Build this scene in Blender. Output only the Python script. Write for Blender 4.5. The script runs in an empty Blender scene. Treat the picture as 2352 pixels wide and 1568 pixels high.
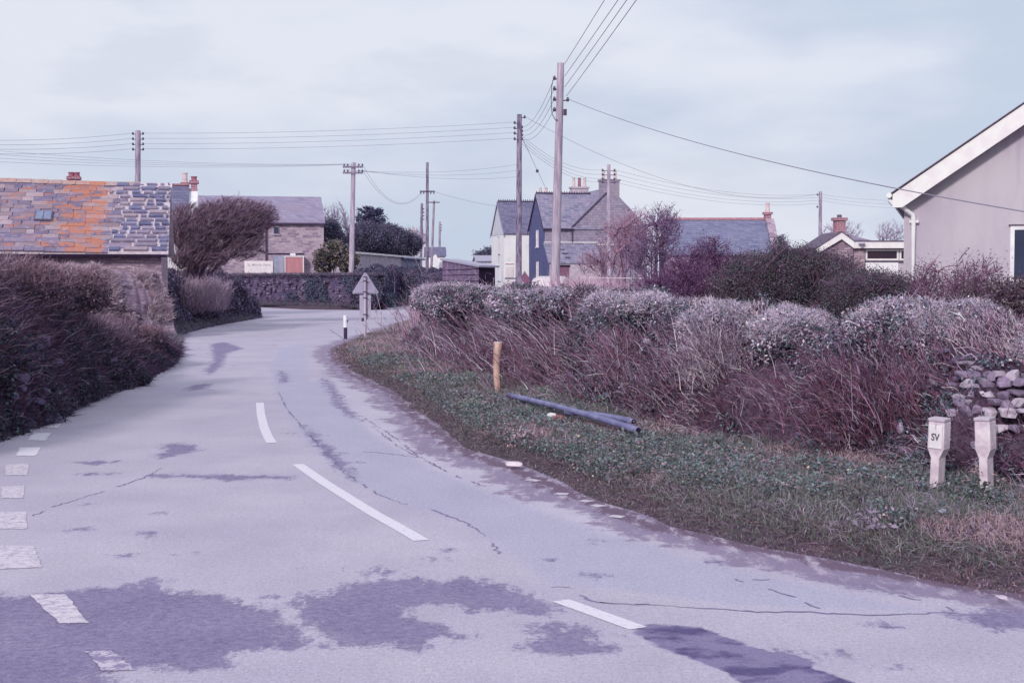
import bpy, bmesh, math, random
import numpy as np
from mathutils import noise as mnoise, Vector
random.seed(7)
RNG = np.random.default_rng(11)
PI = math.pi
C = bpy.context.scene.collection
scn = bpy.context.scene
# ------------------------------------------------------------------ camera maths (photo pixels at 2352 wide)
F = 3267.0
HZ = 1.6
PITCH = math.atan(144 / F)
SP, CP = math.sin(PITCH), math.cos(PITCH)
def ray(u, v):
    dx = (u - 1176) / F; dy = (784 - v) / F
    return dx, CP + SP * dy, -SP + CP * dy
def at(u, v, D):
    a, b, c = ray(u, v); t = D / b
    return np.array((a * t, D, HZ + c * t))
def G(u, v, z=0.0):
    a, b, c = ray(u, v); t = (z - HZ) / c
    return np.array((a * t, b * t, z))
def zof(v, D): return float(at(1176, v, D)[2])
def xof(u, D): return float(at(u, 640, D)[0])

def lin(c):
    c = c / 255.0
    return c / 12.92 if c <= 0.04045 else ((c + 0.055) / 1.055) ** 2.4
def S(r, g, b, k=1.15):
    # colours read in the photo are lit by a bluish sky: take that tint out again
    return tuple(min(0.92, lin(x) * k * t) for x, t in zip((r, g, b), (1.03, 0.98, 0.985)))

# ------------------------------------------------------------------ geometry accumulator
class Geo:
    def __init__(s):
        s.v = []; s.q = []; s.t = []; s.c = []; s.n = 0
    def add(s, v, q=None, t=None, c=None):
        v = np.asarray(v, float).reshape(-1, 3)
        if q is not None and len(q): s.q.append(np.asarray(q, np.int64).reshape(-1, 4) + s.n)
        if t is not None and len(t): s.t.append(np.asarray(t, np.int64).reshape(-1, 3) + s.n)
        if c is None: c = np.ones((len(v), 3)) * 0.5
        c = np.asarray(c, float)
        if c.ndim == 1: c = np.tile(c, (len(v), 1))
        s.v.append(v); s.c.append(c); s.n += len(v)
        return s
    def merge(s, o):
        if o.n:
            v = np.concatenate(o.v); c = np.concatenate(o.c)
            q = np.concatenate(o.q) if o.q else None
            t = np.concatenate(o.t) if o.t else None
            s.add(v, q, t, c)
        return s
    def box(s, x0, x1, y0, y1, z0, z1, c=None):
        v = [(x0,y0,z0),(x1,y0,z0),(x1,y1,z0),(x0,y1,z0),(x0,y0,z1),(x1,y0,z1),(x1,y1,z1),(x0,y1,z1)]
        q = [(0,3,2,1),(4,5,6,7),(0,1,5,4),(1,2,6,5),(2,3,7,6),(3,0,4,7)]
        return s.add(v, q, None, c)
    def prism(s, poly, axis, a, b, c=None):
        """poly in the two other axes; extruded on axis from a to b"""
        n = len(poly); vs = []
        for k in (a, b):
            for p in poly:
                if axis == 0: vs.append((k, p[0], p[1]))
                elif axis == 1: vs.append((p[0], k, p[1]))
                else: vs.append((p[0], p[1], k))
        q = [(i, (i+1) % n, n + (i+1) % n, n + i) for i in range(n)]
        t = [(0, i+1, i) for i in range(1, n-1)] + [(n, n+i, n+i+1) for i in range(1, n-1)]
        return s.add(vs, q, t, c)
    def cyl(s, p0, p1, r0, r1=None, n=12, c=None, cap=True):
        r1 = r0 if r1 is None else r1
        p0 = np.array(p0, float); p1 = np.array(p1, float)
        d = p1 - p0; d /= np.linalg.norm(d) + 1e-12
        ref = np.array((0, 0, 1.)) if abs(d[2]) < 0.9 else np.array((1., 0, 0))
        a = np.cross(d, ref); a /= np.linalg.norm(a); b = np.cross(d, a)
        an = np.arange(n) * 2 * PI / n
        ring = np.cos(an)[:, None] * a + np.sin(an)[:, None] * b
        v = np.concatenate([p0 + ring * r0, p1 + ring * r1])
        q = [(i, (i+1) % n, n + (i+1) % n, n + i) for i in range(n)]
        t = ([(0, i+1, i) for i in range(1, n-1)] + [(n, n+i, n+i+1) for i in range(1, n-1)]) if cap else None
        return s.add(v, q, t, c)
    def tube(s, pts, r, n=6, c=None):
        pts = np.asarray(pts, float); m = len(pts)
        tan = np.gradient(pts, axis=0); tan /= np.linalg.norm(tan, axis=1)[:, None] + 1e-12
        ref = np.array((0, 0, 1.)) if abs(tan[:, 2]).mean() < 0.8 else np.array((1., 0, 0))
        a = np.cross(tan, ref); a /= np.linalg.norm(a, axis=1)[:, None] + 1e-12; b = np.cross(tan, a)
        an = np.arange(n) * 2 * PI / n
        rr = np.broadcast_to(np.asarray(r, float), (m,))
        v = pts[:, None] + rr[:, None, None] * (np.cos(an)[None, :, None] * a[:, None] + np.sin(an)[None, :, None] * b[:, None])
        q = []
        for i in range(m - 1):
            for k in range(n):
                q.append((i*n+k, i*n+(k+1) % n, (i+1)*n+(k+1) % n, (i+1)*n+k))
        t = [(0, k+1, k) for k in range(1, n-1)] + [((m-1)*n, (m-1)*n+k, (m-1)*n+k+1) for k in range(1, n-1)]
        return s.add(v.reshape(-1, 3), q, t, c)

def set_props(o, label=None, cat=None, group=None, kind=None):
    if label: o['label'] = label
    if cat: o['category'] = cat
    if group: o['group'] = group
    if kind: o['kind'] = kind
    return o

def build(name, geo, mat, parent=None, world=False, smooth=False, bevel=0.0, kind=None):
    v = np.concatenate(geo.v); c = np.concatenate(geo.c)
    if parent is not None and world:
        loc = np.array(parent.location); rz = parent.rotation_euler.z
        v = v - loc
        cs, sn = math.cos(-rz), math.sin(-rz)
        v = np.stack([v[:,0]*cs - v[:,1]*sn, v[:,0]*sn + v[:,1]*cs, v[:,2]], 1)
    q = np.concatenate(geo.q) if geo.q else np.zeros((0, 4), np.int64)
    t = np.concatenate(geo.t) if geo.t else np.zeros((0, 3), np.int64)
    me = bpy.data.meshes.new(name)
    nf = len(q) + len(t)
    me.vertices.add(len(v)); me.vertices.foreach_set('co', v.astype(np.float32).ravel())
    li = np.concatenate([q.ravel(), t.ravel()]).astype(np.int32)
    me.loops.add(len(li)); me.loops.foreach_set('vertex_index', li)
    st = np.concatenate([np.arange(len(q)) * 4, len(q) * 4 + np.arange(len(t)) * 3]).astype(np.int32)
    me.polygons.add(nf); me.polygons.foreach_set('loop_start', st)
    try: me.polygons.foreach_set('loop_total', np.concatenate([np.full(len(q), 4), np.full(len(t), 3)]).astype(np.int32))
    except Exception: pass
    me.polygons.foreach_set('use_smooth', np.full(nf, bool(smooth)))
    ca = me.color_attributes.new('Col', 'FLOAT_COLOR', 'POINT')
    ca.data.foreach_set('color', np.concatenate([c, np.ones((len(c), 1))], 1).astype(np.float32).ravel())
    me.update(calc_edges=True); me.validate()
    me.materials.append(mat)
    o = bpy.data.objects.new(name, me); C.objects.link(o)
    if parent is not None: o.parent = parent
    if bevel > 0:
        m = o.modifiers.new('bevel', 'BEVEL'); m.width = bevel; m.segments = 2; m.limit_method = 'ANGLE'
    if kind: o['kind'] = kind
    return o
def thing(name, label, cat, loc=(0, 0, 0), rz=0.0, group=None):
    o = bpy.data.objects.new(name, None); C.objects.link(o)
    o.location = tuple(float(a) for a in loc); o.rotation_euler = (0, 0, rz)
    o.empty_display_size = 0.2
    return set_props(o, label, cat, group)
def structure(name, geo, mat, **k):
    o = build(name, geo, mat, **k); o['kind'] = 'structure'; return o

# ------------------------------------------------------------------ materials
def newmat(name):
    m = bpy.data.materials.new(name); m.use_nodes = True
    nt = m.node_tree; b = nt.nodes['Principled BSDF']
    b.inputs['Roughness'].default_value = 0.85
    b.inputs['Specular IOR Level'].default_value = 0.25
    return m, nt, b
def nd(nt, typ, **k):
    n = nt.nodes.new(typ)
    for a, val in k.items():
        if a.startswith('i_'): n.inputs[a[2:].replace('_', ' ')].default_value = val
        else: setattr(n, a, val)
    return n
def mixc(nt, fac, a, b, mode='MIX'):
    n = nt.nodes.new('ShaderNodeMix'); n.data_type = 'RGBA'; n.blend_type = mode
    for sock, val in ((n.inputs[0], fac), (n.inputs[6], a), (n.inputs[7], b)):
        if hasattr(val, 'is_output'): nt.links.new(val, sock)
        elif isinstance(val, (int, float)): sock.default_value = val
        else: sock.default_value = tuple(val) + ((1,) if len(val) == 3 else ())
    return n.outputs[2]
def mth(nt, op, a, b=None, c=None, clamp=False):
    n = nt.nodes.new('ShaderNodeMath'); n.operation = op; n.use_clamp = clamp
    for i, val in enumerate((a, b, c)):
        if val is None: continue
        if hasattr(val, 'is_output'): nt.links.new(val, n.inputs[i])
        else: n.inputs[i].default_value = val
    return n.outputs[0]
def sstep(nt, x, lo, hi):
    n = nt.nodes.new('ShaderNodeMapRange'); n.interpolation_type = 'SMOOTHSTEP'
    nt.links.new(x, n.inputs[0]); n.inputs[1].default_value = lo; n.inputs[2].default_value = hi
    return n.outputs[0]
def coords(nt, scale=(1, 1, 1), kind='Object'):
    tc = nt.nodes.new('ShaderNodeTexCoord'); mp = nt.nodes.new('ShaderNodeMapping')
    mp.inputs['Scale'].default_value = scale
    nt.links.new(tc.outputs[kind], mp.inputs[0]); return mp.outputs[0]
def noise(nt, vec, scale, detail=4, rough=0.6, out=0):
    n = nt.nodes.new('ShaderNodeTexNoise'); n.inputs['Scale'].default_value = scale
    n.inputs['Detail'].default_value = detail; n.inputs['Roughness'].default_value = rough
    nt.links.new(vec, n.inputs['Vector']); return n.outputs[out]
def bump(nt, b, h, strength=0.3, dist=0.02):
    n = nt.nodes.new('ShaderNodeBump'); n.inputs['Strength'].default_value = strength
    n.inputs['Distance'].default_value = dist
    nt.links.new(h, n.inputs['Height']); nt.links.new(n.outputs[0], b.inputs['Normal'])

def m_noisy(name, c1, c2, scale=4, rough=0.85, bmp=0.3, dist=0.01, lo=0.35, hi=0.65, stretch=(1,1,1), grime=None, spec=0.25, fine=6):
    m, nt, b = newmat(name); co = coords(nt, stretch)
    f = sstep(nt, noise(nt, co, scale, 6), lo, hi)
    col = mixc(nt, f, c1, c2)
    if grime:
        g = sstep(nt, noise(nt, coords(nt, (1, 1, 0.25)), 1.7, 5), 0.5, 0.8)
        col = mixc(nt, g, col, grime)
    nt.links.new(col, b.inputs['Base Color']); b.inputs['Roughness'].default_value = rough
    b.inputs['Specular IOR Level'].default_value = spec
    if bmp: bump(nt, b, noise(nt, co, scale * fine, 4), bmp, dist)
    return m
def m_attr(name, var=0.25, scale=18, rough=0.8, trans=0.0, spec=0.2):
    m, nt, b = newmat(name)
    a = nd(nt, 'ShaderNodeAttribute', attribute_name='Col')
    n = noise(nt, coords(nt), scale, 3)
    k = mth(nt, 'MULTIPLY_ADD', n, var * 2, 1 - var)
    col = mixc(nt, 1.0, a.outputs['Color'], k, 'MULTIPLY')
    nt.links.new(col, b.inputs['Base Color']); b.inputs['Roughness'].default_value = rough
    b.inputs['Specular IOR Level'].default_value = spec
    if trans:
        t = nt.nodes.new('ShaderNodeBsdfTranslucent'); nt.links.new(col, t.inputs[0])
        mx = nt.nodes.new('ShaderNodeMixShader'); mx.inputs[0].default_value = trans
        nt.links.new(b.outputs[0], mx.inputs[1]); nt.links.new(t.outputs[0], mx.inputs[2])
        nt.links.new(mx.outputs[0], nt.nodes['Material Output'].inputs[0])
    return m
def m_masonry(name, cols, mortar, bw=0.35, bh=0.14, msize=0.012, irregular=0.06, rough=0.9, bmp=0.6, stain=None, axis='x'):
    """courses laid in the wall's own plane: x+y runs along the wall, z up"""
    m, nt, b = newmat(name); tc = nt.nodes.new('ShaderNodeTexCoord')
    sep = nt.nodes.new('ShaderNodeSeparateXYZ'); nt.links.new(tc.outputs['Object'], sep.inputs[0])
    nz = nt.nodes.new('ShaderNodeTexNoise'); nz.inputs['Scale'].default_value = 2.2; nz.inputs['Detail'].default_value = 3
    nt.links.new(tc.outputs['Object'], nz.inputs['Vector'])
    off = mth(nt, 'MULTIPLY_ADD', nz.outputs[0], irregular * 2, -irregular)
    xx = mth(nt, 'ADD', sep.outputs[0], sep.outputs[1]); xx = mth(nt, 'ADD', xx, off)
    zz = mth(nt, 'ADD', sep.outputs[2], off)
    cb = nt.nodes.new('ShaderNodeCombineXYZ'); nt.links.new(xx, cb.inputs[0]); nt.links.new(zz, cb.inputs[1])
    br = nt.nodes.new('ShaderNodeTexBrick'); nt.links.new(cb.outputs[0], br.inputs['Vector'])
    br.inputs['Scale'].default_value = 1; br.inputs['Brick Width'].default_value = bw; br.inputs['Row Height'].default_value = bh
    br.inputs['Mortar Size'].default_value = msize; br.inputs['Mortar Smooth'].default_value = 0.3
    br.inputs['Color1'].default_value = (0, 0, 0, 1); br.inputs['Color2'].default_value = (1, 1, 1, 1); br.inputs['Mortar'].default_value = (0.5, 0.5, 0.5, 1)
    rp = nt.nodes.new('ShaderNodeValToRGB'); nt.links.new(br.outputs['Color'], rp.inputs[0])
    el = rp.color_ramp.elements
    while len(el) < len(cols): el.new(0.5)
    for i, cc in enumerate(cols):
        el[i].position = i / max(1, len(cols) - 1); el[i].color = tuple(cc) + (1,)
    n2 = noise(nt, tc.outputs['Object'], 9, 5)
    col = mixc(nt, 1.0, rp.outputs[0], mth(nt, 'MULTIPLY_ADD', n2, 0.7, 0.65), 'MULTIPLY')
    col = mixc(nt, br.outputs['Fac'], col, mortar)
    if stain:
        g = sstep(nt, noise(nt, tc.outputs['Object'], 1.1, 5), 0.5, 0.72)
        col = mixc(nt, mth(nt, 'MULTIPLY', g, 0.7), col, stain)
    nt.links.new(col, b.inputs['Base Color']); b.inputs['Roughness'].default_value = rough
    h = mth(nt, 'MULTIPLY_ADD', br.outputs['Fac'], -0.8, n2)
    bump(nt, b, h, bmp, 0.02)
    return m

M = {}
M['leaf'] = m_attr('leaf_matt', 0.3, 14, 0.75, 0.12)
M['leaf_gloss'] = m_attr('leaf_gloss', 0.3, 14, 0.5, 0.1, 0.35)
M['blade'] = m_attr('grass_blade', 0.25, 10, 0.85, 0.1)
M['twig'] = m_attr('twig_bark', 0.25, 20, 0.9)
M['stones'] = m_attr('field_stone', 0.55, 26, 0.95)
M['pole'] = m_noisy('weathered_pole', S(172,164,180), S(124,112,134), 14, 0.9, 0.4, 0.01, stretch=(1,1,0.12), grime=S(140,126,146))
M['pole_pale'] = m_noisy('pale_pole', S(184,176,190), S(148,136,156), 14, 0.9, 0.4, 0.01, stretch=(1,1,0.1), grime=S(154,140,158))
M['pole_dark'] = m_noisy('dark_pole', S(152,144,160), S(92,80,110), 16, 0.9, 0.4, 0.01, stretch=(1,1,0.15), grime=S(78,62,92))
M['iron'] = m_noisy('dark_iron', S(66,54,82), S(84,72,98), 20, 0.6, 0.1)
M['wire'] = m_noisy('wire_grey', S(140,136,156), S(150,146,166), 5, 0.7, 0)
M['porcelain'] = m_noisy('porcelain', S(72,60,86), S(96,82,104), 12, 0.4, 0, spec=0.5)
M['white'] = m_noisy('white_paint', S(236,234,238), S(214,212,224), 5, 0.6, 0.05, grime=S(196,190,204))
M['render_white'] = m_noisy('white_render', S(240,240,246), S(226,226,236), 2, 0.9, 0.15, grime=S(188,188,204))
M['render_grey'] = m_noisy('pale_gable', S(206,208,218), S(192,196,210), 2, 0.9, 0.15, grime=S(180,182,198))
M['render_blue'] = m_noisy('slate_hung_blue', S(94,98,142), S(84,88,130), 3, 0.8, 0.2)
M['cream'] = m_noisy('cream_render', S(188,183,192), S(176,170,184), 1.3, 0.95, 0.35, 0.004, stretch=(1,1,0.35), grime=S(160,150,170), fine=60)
M['fascia'] = m_noisy('fascia_paint', S(234,232,230), S(222,219,222), 4, 0.5, 0)
M['plastic'] = m_noisy('pipe_white', S(236,234,236), S(222,220,226), 4, 0.4, 0)
M['roof_dark'] = m_noisy('roof_edge', S(90,80,100), S(112,100,120), 8, 0.8, 0.2)
M['slate'] = m_masonry('slate_roof', [S(128,128,152), S(148,144,164), S(112,112,140)], S(92,88,116), 0.3, 0.13, 0.008, 0.0, 0.7, 0.4, stain=S(160,150,168))
M['slate_dark'] = m_masonry('slate_roof_dark', [S(104,104,132), S(122,120,146), S(96,96,126)], S(82,78,108), 0.3, 0.13, 0.008, 0.0, 0.7, 0.4)
M['slate_blue'] = m_masonry('slate_roof_blue', [S(112,116,144), S(126,128,152), S(104,106,136)], S(96,98,132), 0.32, 0.12, 0.008, 0.0, 0.65, 0.4, stain=S(126,122,156))
M['slate_pale'] = m_masonry('slate_roof_pale', [S(140,134,158), S(152,144,166), S(130,124,150)], S(118,110,140), 0.35, 0.16, 0.007, 0.0, 0.75, 0.3, stain=S(146,132,152))
M['slate_hung'] = m_masonry('slate_hung_wall', [S(142,138,156), S(158,150,166), S(132,128,150)], S(114,106,132), 0.3, 0.17, 0.01, 0.01, 0.85, 0.4, stain=S(160,148,160))
M['barn_stone'] = m_masonry('barn_stone', [S(166,152,166), S(176,164,174), S(156,140,156), S(132,114,136)], S(164,150,166), 0.36, 0.15, 0.02, 0.14, 0.95, 0.6, stain=S(132,112,134))
M['rubble'] = m_masonry('rubble_wall', [S(164,146,160), S(138,118,138), S(178,162,174), S(112,92,114)], S(138,120,136), 0.26, 0.085, 0.012, 0.16, 0.95, 0.9, stain=S(96,76,104))
M['wall_dark'] = m_masonry('roadside_wall', [S(104,92,120), S(80,70,102), S(124,112,138), S(70,58,90)], S(66,54,84), 0.34, 0.11, 0.016, 0.07, 0.95, 0.9, stain=S(78,78,96))
M['brick'] = m_masonry('red_brick', [S(146,98,112), S(162,116,126), S(128,82,102)], S(172,150,164), 0.23, 0.085, 0.012, 0.0, 0.9, 0.4)
M['pier'] = m_masonry('pier_stone', [S(172,154,166), S(140,110,126), S(184,170,178), S(132,100,118)], S(150,136,150), 0.3, 0.12, 0.015, 0.04)
M['mortar'] = m_noisy('lime_mortar', S(204,196,203), S(186,176,188), 7, 0.95, 0.5, 0.01, grime=S(184,164,168))
M['redtile'] = m_noisy('ridge_tile_red', S(150,104,122), S(172,128,138), 10, 0.85, 0.3, grime=S(170,156,164))
M['pot_buff'] = m_noisy('pot_buff', S(212,196,196), S(190,170,176), 8, 0.85, 0.1)
M['pot_red'] = m_noisy('pot_red', S(158,104,118), S(136,88,108), 8, 0.85, 0.1)
M['concrete'] = m_noisy('concrete', S(190,182,192), S(170,160,176), 4, 0.95, 0.3, grime=S(150,136,156))
M['concrete_blue'] = m_noisy('concrete_blue', S(156,162,184), S(142,148,174), 4, 0.95, 0.2)
M['timber'] = m_noisy('shed_boards', S(132,112,142), S(96,78,112), 6, 0.9, 0.5, 0.01, stretch=(0.15,0.15,5), grime=S(154,136,156))
M['dark_in'] = m_noisy('dark_trim_and_shade', S(58,40,74,0.8), S(48,32,64,0.8), 3, 0.95, 0)  # plum-black trim colour, also stands in for shade in openings and under the eave
M['glass'] = m_noisy('window_glass', S(52,66,104,0.7), S(40,48,84,0.7), 1.2, 0.08, 0, spec=0.6)
M['glass_dark'] = m_noisy('window_glass_dark', S(56,28,58,0.7), S(70,34,62,0.7), 2.5, 0.12, 0, spec=0.5)
M['door_red'] = m_noisy('door_salmon', S(190,138,144), S(176,122,134), 5, 0.8, 0.2, stretch=(6,6,0.3))
M['door_brown'] = m_noisy('door_brown', S(128,92,114), S(112,76,102), 5, 0.8, 0.2, stretch=(6,6,0.3))
M['sign_back'] = m_noisy('sign_back', S(150,148,172), S(142,138,164), 6, 0.45, 0, spec=0.4)
M['sign_grey'] = m_noisy('sign_plate_grey', S(166,164,184), S(158,154,176), 6, 0.5, 0)
M['sign_cream'] = m_noisy('sign_cream', S(226,220,222), S(216,210,216), 3, 0.6, 0)
M['ink'] = m_noisy('sign_ink', S(176,172,182), S(166,162,176), 6, 0.8, 0)
M['ink_dark'] = m_noisy('painted_black', S(70,62,84), S(86,78,98), 30, 0.8, 0)
M['black_paint'] = m_noisy('black_paint', S(56,40,72), S(72,54,88), 10, 0.6, 0)
M['post_wood'] = m_noisy('stripped_wood', S(200,172,160), S(156,124,120), 8, 0.9, 0.5, 0.01, stretch=(2,2,0.5), grime=S(146,110,120))
M['pvc'] = m_noisy('pipe_blue', S(126,128,166), S(102,102,144), 6, 0.5, 0.1, spec=0.4)
M['cement_post'] = m_noisy('whitewashed_concrete', S(222,214,220), S(186,172,186), 7, 0.9, 0.3, grime=S(150,128,152))
M['plate_white'] = m_noisy('enamel_plate', S(224,224,224), S(208,206,212), 9, 0.5, 0.05)
M['van'] = m_noisy('van_paint', S(212,206,206), S(200,194,200), 2, 0.3, 0, spec=0.5)
M['rubber'] = m_noisy('rubber', S(50,40,56), S(60,50,66), 12, 0.9, 0.1)
M['litter'] = m_noisy('litter', S(186,196,210), S(160,164,184), 12, 0.7, 0.3)
M['orange'] = m_noisy('rusty_orange', S(176,120,116), S(150,96,104), 12, 0.8, 0.3)

# ------------------------------------------------------------------ small numpy helpers
def poly_sd(P, poly):
    """signed distance (positive inside) of points P (n,2) to closed polygon"""
    poly = np.asarray(poly, float)[:, :2]; n = len(poly)
    d = np.full(len(P), 1e9); ins = np.zeros(len(P), bool)
    for i in range(n):
        a, b = poly[i], poly[(i+1) % n]; e = b - a
        w = P - a; t = np.clip((w @ e) / (e @ e + 1e-12), 0, 1)
        d = np.minimum(d, np.hypot(*(w - t[:, None] * e).T))
        c = ((a[1] > P[:, 1]) != (b[1] > P[:, 1]))
        xi = a[0] + (P[:, 1] - a[1]) * e[0] / (e[1] if abs(e[1]) > 1e-12 else 1e-12)
        ins ^= c & (P[:, 0] < xi)
    return np.where(ins, d, -d)
def line_d(P, line):
    line = np.asarray(line, float)[:, :2]; d = np.full(len(P), 1e9)
    for a, b in zip(line[:-1], line[1:]):
        e = b - a; w = P - a; t = np.clip((w @ e) / (e @ e + 1e-12), 0, 1)
        d = np.minimum(d, np.hypot(*(w - t[:, None] * e).T))
    return d
def sm(x): x = np.clip(x, 0, 1); return x * x * (3 - 2 * x)
def unit(a): return a / (np.linalg.norm(a, axis=-1, keepdims=True) + 1e-12)
def vnoise(P, s, seed=0.0):
    return np.array([mnoise.noise(Vector((p[0]*s + seed, p[1]*s, p[2]*s))) for p in P])
def sinoise(P, s, seed=0):
    """cheap smooth pseudo noise about -1..1 for many points"""
    r = np.random.default_rng(seed); o = np.zeros(len(P)); P = np.asarray(P)
    for k in range(7):
        w = r.normal(size=P.shape[1]) * s * (0.6 + 0.35 * k); o += np.sin(P @ w + r.uniform(0, 6.28)) / (1 + 0.35 * k)
    return o / 3.0

# ------------------------------------------------------------------ road outline
E_right = [(2600,1412),(2352,1372),(2100,1328),(1950,1303),(1700,1253),(1500,1208),(1400,1168),(1300,1130),(1180,1075),(1060,1035),(975,972),(925,930),(905,905),(860,885),(810,860),(770,830),(762,800),(800,785),(860,765),(900,750),(945,737)]
E_left = [(600,730),(500,747),(430,763),(414,776),(418,800),(400,828),(300,880),(150,945),(20,985),(-150,1035),(-420,1110)]
road = [(14,4.6),(8,5.9),(4.6,6.4)] + [tuple(G(u,v)[:2]) for u, v in E_right]
road += [(2,52),(8,60),(20,70),(60,95),(60,103),(18,88),(2,84),(-3.5,81)]
road += [tuple(G(u,v)[:2]) for u, v in [(985,695),(950,698),(850,712),(700,711),(555,703)]][1:]
road += [(-22,86),(-45,96),(-46,88),(-24,78),(-13.6,69),(-11.2,63)]
road += [tuple(G(u,v)[:2]) for u, v in E_left]
road += [(-9,11.5),(-20,11),(-20,-8),(14,-8)]
road = np.array(road)

def ground_z(P):
    d = -poly_sd(P, road); d = d + 0.07 * sinoise(P, 2.6, 91) + 0.045 * sinoise(P, 8.0, 92)
    z = -0.03 + 0.19 * sm((d + 0.12) / 0.9) + 0.10 * sm((d - 0.8) / 3.0)
    amp = 0.02 * sm((d - 0.1) / 0.5)
    return z + amp * sinoise(P, 2.2, 5) + 0.5 * amp * sinoise(P, 7, 6), d

def axis(*segs):
    out = [segs[0][0]]
    for a, b, st in segs:
        n = max(1, int(round((b - a) / st))); out += list(np.linspace(a, b, n + 1)[1:])
    return np.array(out)
gx = axis((-1500,-200,130),(-200,-60,14),(-60,-20,1.6),(-20,-13,0.3),(-13,7,0.1),(7,20,0.4),(20,60,1.6),(60,200,14),(200,1500,130))
gy = axis((-200,-20,18),(-20,5,1.5),(5,20,0.1),(20,45,0.16),(45,90,0.35),(90,160,2),(160,400,20),(400,3000,200))
X, Y = np.meshgrid(gx, gy); P2 = np.stack([X.ravel(), Y.ravel()], 1)
z, dd = ground_z(P2)
nx, ny = len(gx), len(gy)
ii = np.arange(nx*ny).reshape(ny, nx)
quads = np.stack([ii[:-1,:-1], ii[:-1,1:], ii[1:,1:], ii[1:,:-1]], -1).reshape(-1, 4)
m, nt, b = newmat('verge_soil'); co = coords(nt)
f1 = sstep(nt, noise(nt, co, 1.6, 6), 0.4, 0.62); f2 = sstep(nt, noise(nt, co, 14, 6), 0.35, 0.7)
col = mixc(nt, f1, S(100,80,94), S(80,80,84)); col = mixc(nt, f2, col, S(62,44,62))
nt.links.new(col, b.inputs['Base Color']); bump(nt, b, noise(nt, co, 30, 5), 0.8, 0.03)
M['soil'] = m
structure('ground', Geo().add(np.column_stack([P2, z]), quads), M['soil'], smooth=True)

# ------------------------------------------------------------------ road surface with its stains
def RA(x, y): return G(x / 2.3125, 890 + y / 2.3125)[:2]
def RB(x, y): return G(689 + x / 2.648, 976 + y / 2.648)[:2]
def RC(x, y): return G(1378 + x / 2.415, 1091 + y / 2.415)[:2]
def RP(x, y): return G(x, y)[:2]
damp_polys = [
 [RA(*p) for p in [(-400,1110),(0,1100),(380,1080),(560,1060),(700,1040),(800,1020),(860,1060),(920,1090),(1050,1080),(1200,1120),(1380,1150),(1500,1200),(1600,1290),(1720,1380),(1600,1390),(1430,1385),(1300,1400),(1220,1440),(1300,1480),(1100,1490),(700,1500),(560,1520),(640,1580),(700,1700),(-400,1700)]],
 [RB(*p) for p in [(0,1050),(120,1040),(260,975),(450,940),(640,930),(870,945),(1020,925),(1250,965),(1320,1010),(1420,1030),(1520,1085),(1600,1130),(1480,1170),(1300,1120),(1060,1130),(920,1105),(790,1095),(680,1110),(700,1160),(800,1200),(860,1230),(970,1280),(860,1300),(740,1350),(560,1330),(300,1335),(180,1310),(60,1230),(0,1180),(-80,1120)]],
 [RB(*p) for p in [(350,890),(400,868),(520,865),(630,905),(420,912)]],
 [RB(*p) for p in [(1380,1210),(1500,1200),(1650,1225),(1800,1240),(1840,1320),(1980,1355),(1800,1390),(1600,1405),(1400,1385),(1270,1350),(1350,1320),(1480,1310)]],
 [RA(*p) for p in [(785,462),(900,458),(1000,466),(1100,460),(1300,468),(1560,470),(1540,486),(1360,484),(1200,496),(1000,474),(850,480)]],
 [RA(*p) for p in [(425,455),(560,450),(650,452),(560,463),(440,463)]],
 [RA(*p) for p in [(395,392),(520,390),(620,388),(600,402),(500,415),(420,405)]],
 [RP(*p) for p in [(738,868),(758,874),(775,900),(792,930),(836,968),(822,962),(788,948),(766,925),(752,895)]],
 [RP(*p) for p in [(700,975),(740,1010),(780,1045),(822,1106),(806,1100),(765,1068),(740,1035),(712,1000)]],
 [RP(*p) for p in [(485,790),(515,785),(560,800),(520,812),(510,840),(480,862),(468,850),(490,830)]],
 [RP(*p) for p in [(435,885),(490,880),(470,895),(430,897)]],
 [RP(*p) for p in [(375,1025),(400,1015),(460,1025),(440,1040),(400,1048),(360,1055)]],
 [RP(*p) for p in [(640,850),(660,858),(662,878),(645,880)]],
 [RP(*p) for p in [(860,885),(900,890),(935,925),(920,930),(880,905)]],
 [RP(*p) for p in [(1900,1500),(1950,1503),(1950,1510),(1890,1510)]],
 [RP(*p) for p in [(1640,1290),(1690,1290),(1690,1296),(1640,1296)]],
 [RC(*p) for p in [(1140,560),(1300,560),(1400,590),(1640,610),(1800,650),(1700,662),(1500,640),(1350,610)]],
 [RC(*p) for p in [(1970,760),(2100,740),(2350,720),(2600,720),(2600,880),(2350,850),(2150,860),(2000,820)]],
]
for k in range(46):       # small scattered damp spots
    u = random.uniform(60, 2300); v = random.uniform(1130, 1550) if k % 3 else random.uniform(760, 1100)
    if v < 1100: u = random.uniform(430, 900)
    w = random.uniform(5, 22) * (v - 600) / 600
    damp_polys.append([RP(u-w, v), RP(u, v-w*0.18), RP(u+w, v), RP(u, v+w*0.18)])
patch_poly = [RC(*p) for p in [(180,850),(240,830),(400,828),(560,840),(640,870),(720,900),(830,940),(960,970),(1120,1000),(1210,1035),(1180,1065),(1300,1100),(1430,1152),(1650,1270),(1000,1270),(800,1152),(700,1100),(590,1050),(420,990),(330,950),(240,910)]]
lane_poly = [RP(*p) for p in [(712,880),(740,870),(790,930),(860,1000),(1000,1080),(1300,1190),(1600,1290),(2352,1450),(2352,1440),(2300,1410),(1700,1390),(1400,1350),(1270,1340),(1130,1240),(1050,1190),(900,1150),(800,1100),(700,1010),(640,930),(620,850),(640,800),(700,790)]]
pale_poly = [RP(*p) for p in [(760,870),(830,900),(900,960),(1050,1060),(1200,1130),(1400,1200),(1600,1260),(1400,1230),(1150,1140),(1000,1080),(860,1000),(800,940)]]
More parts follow.
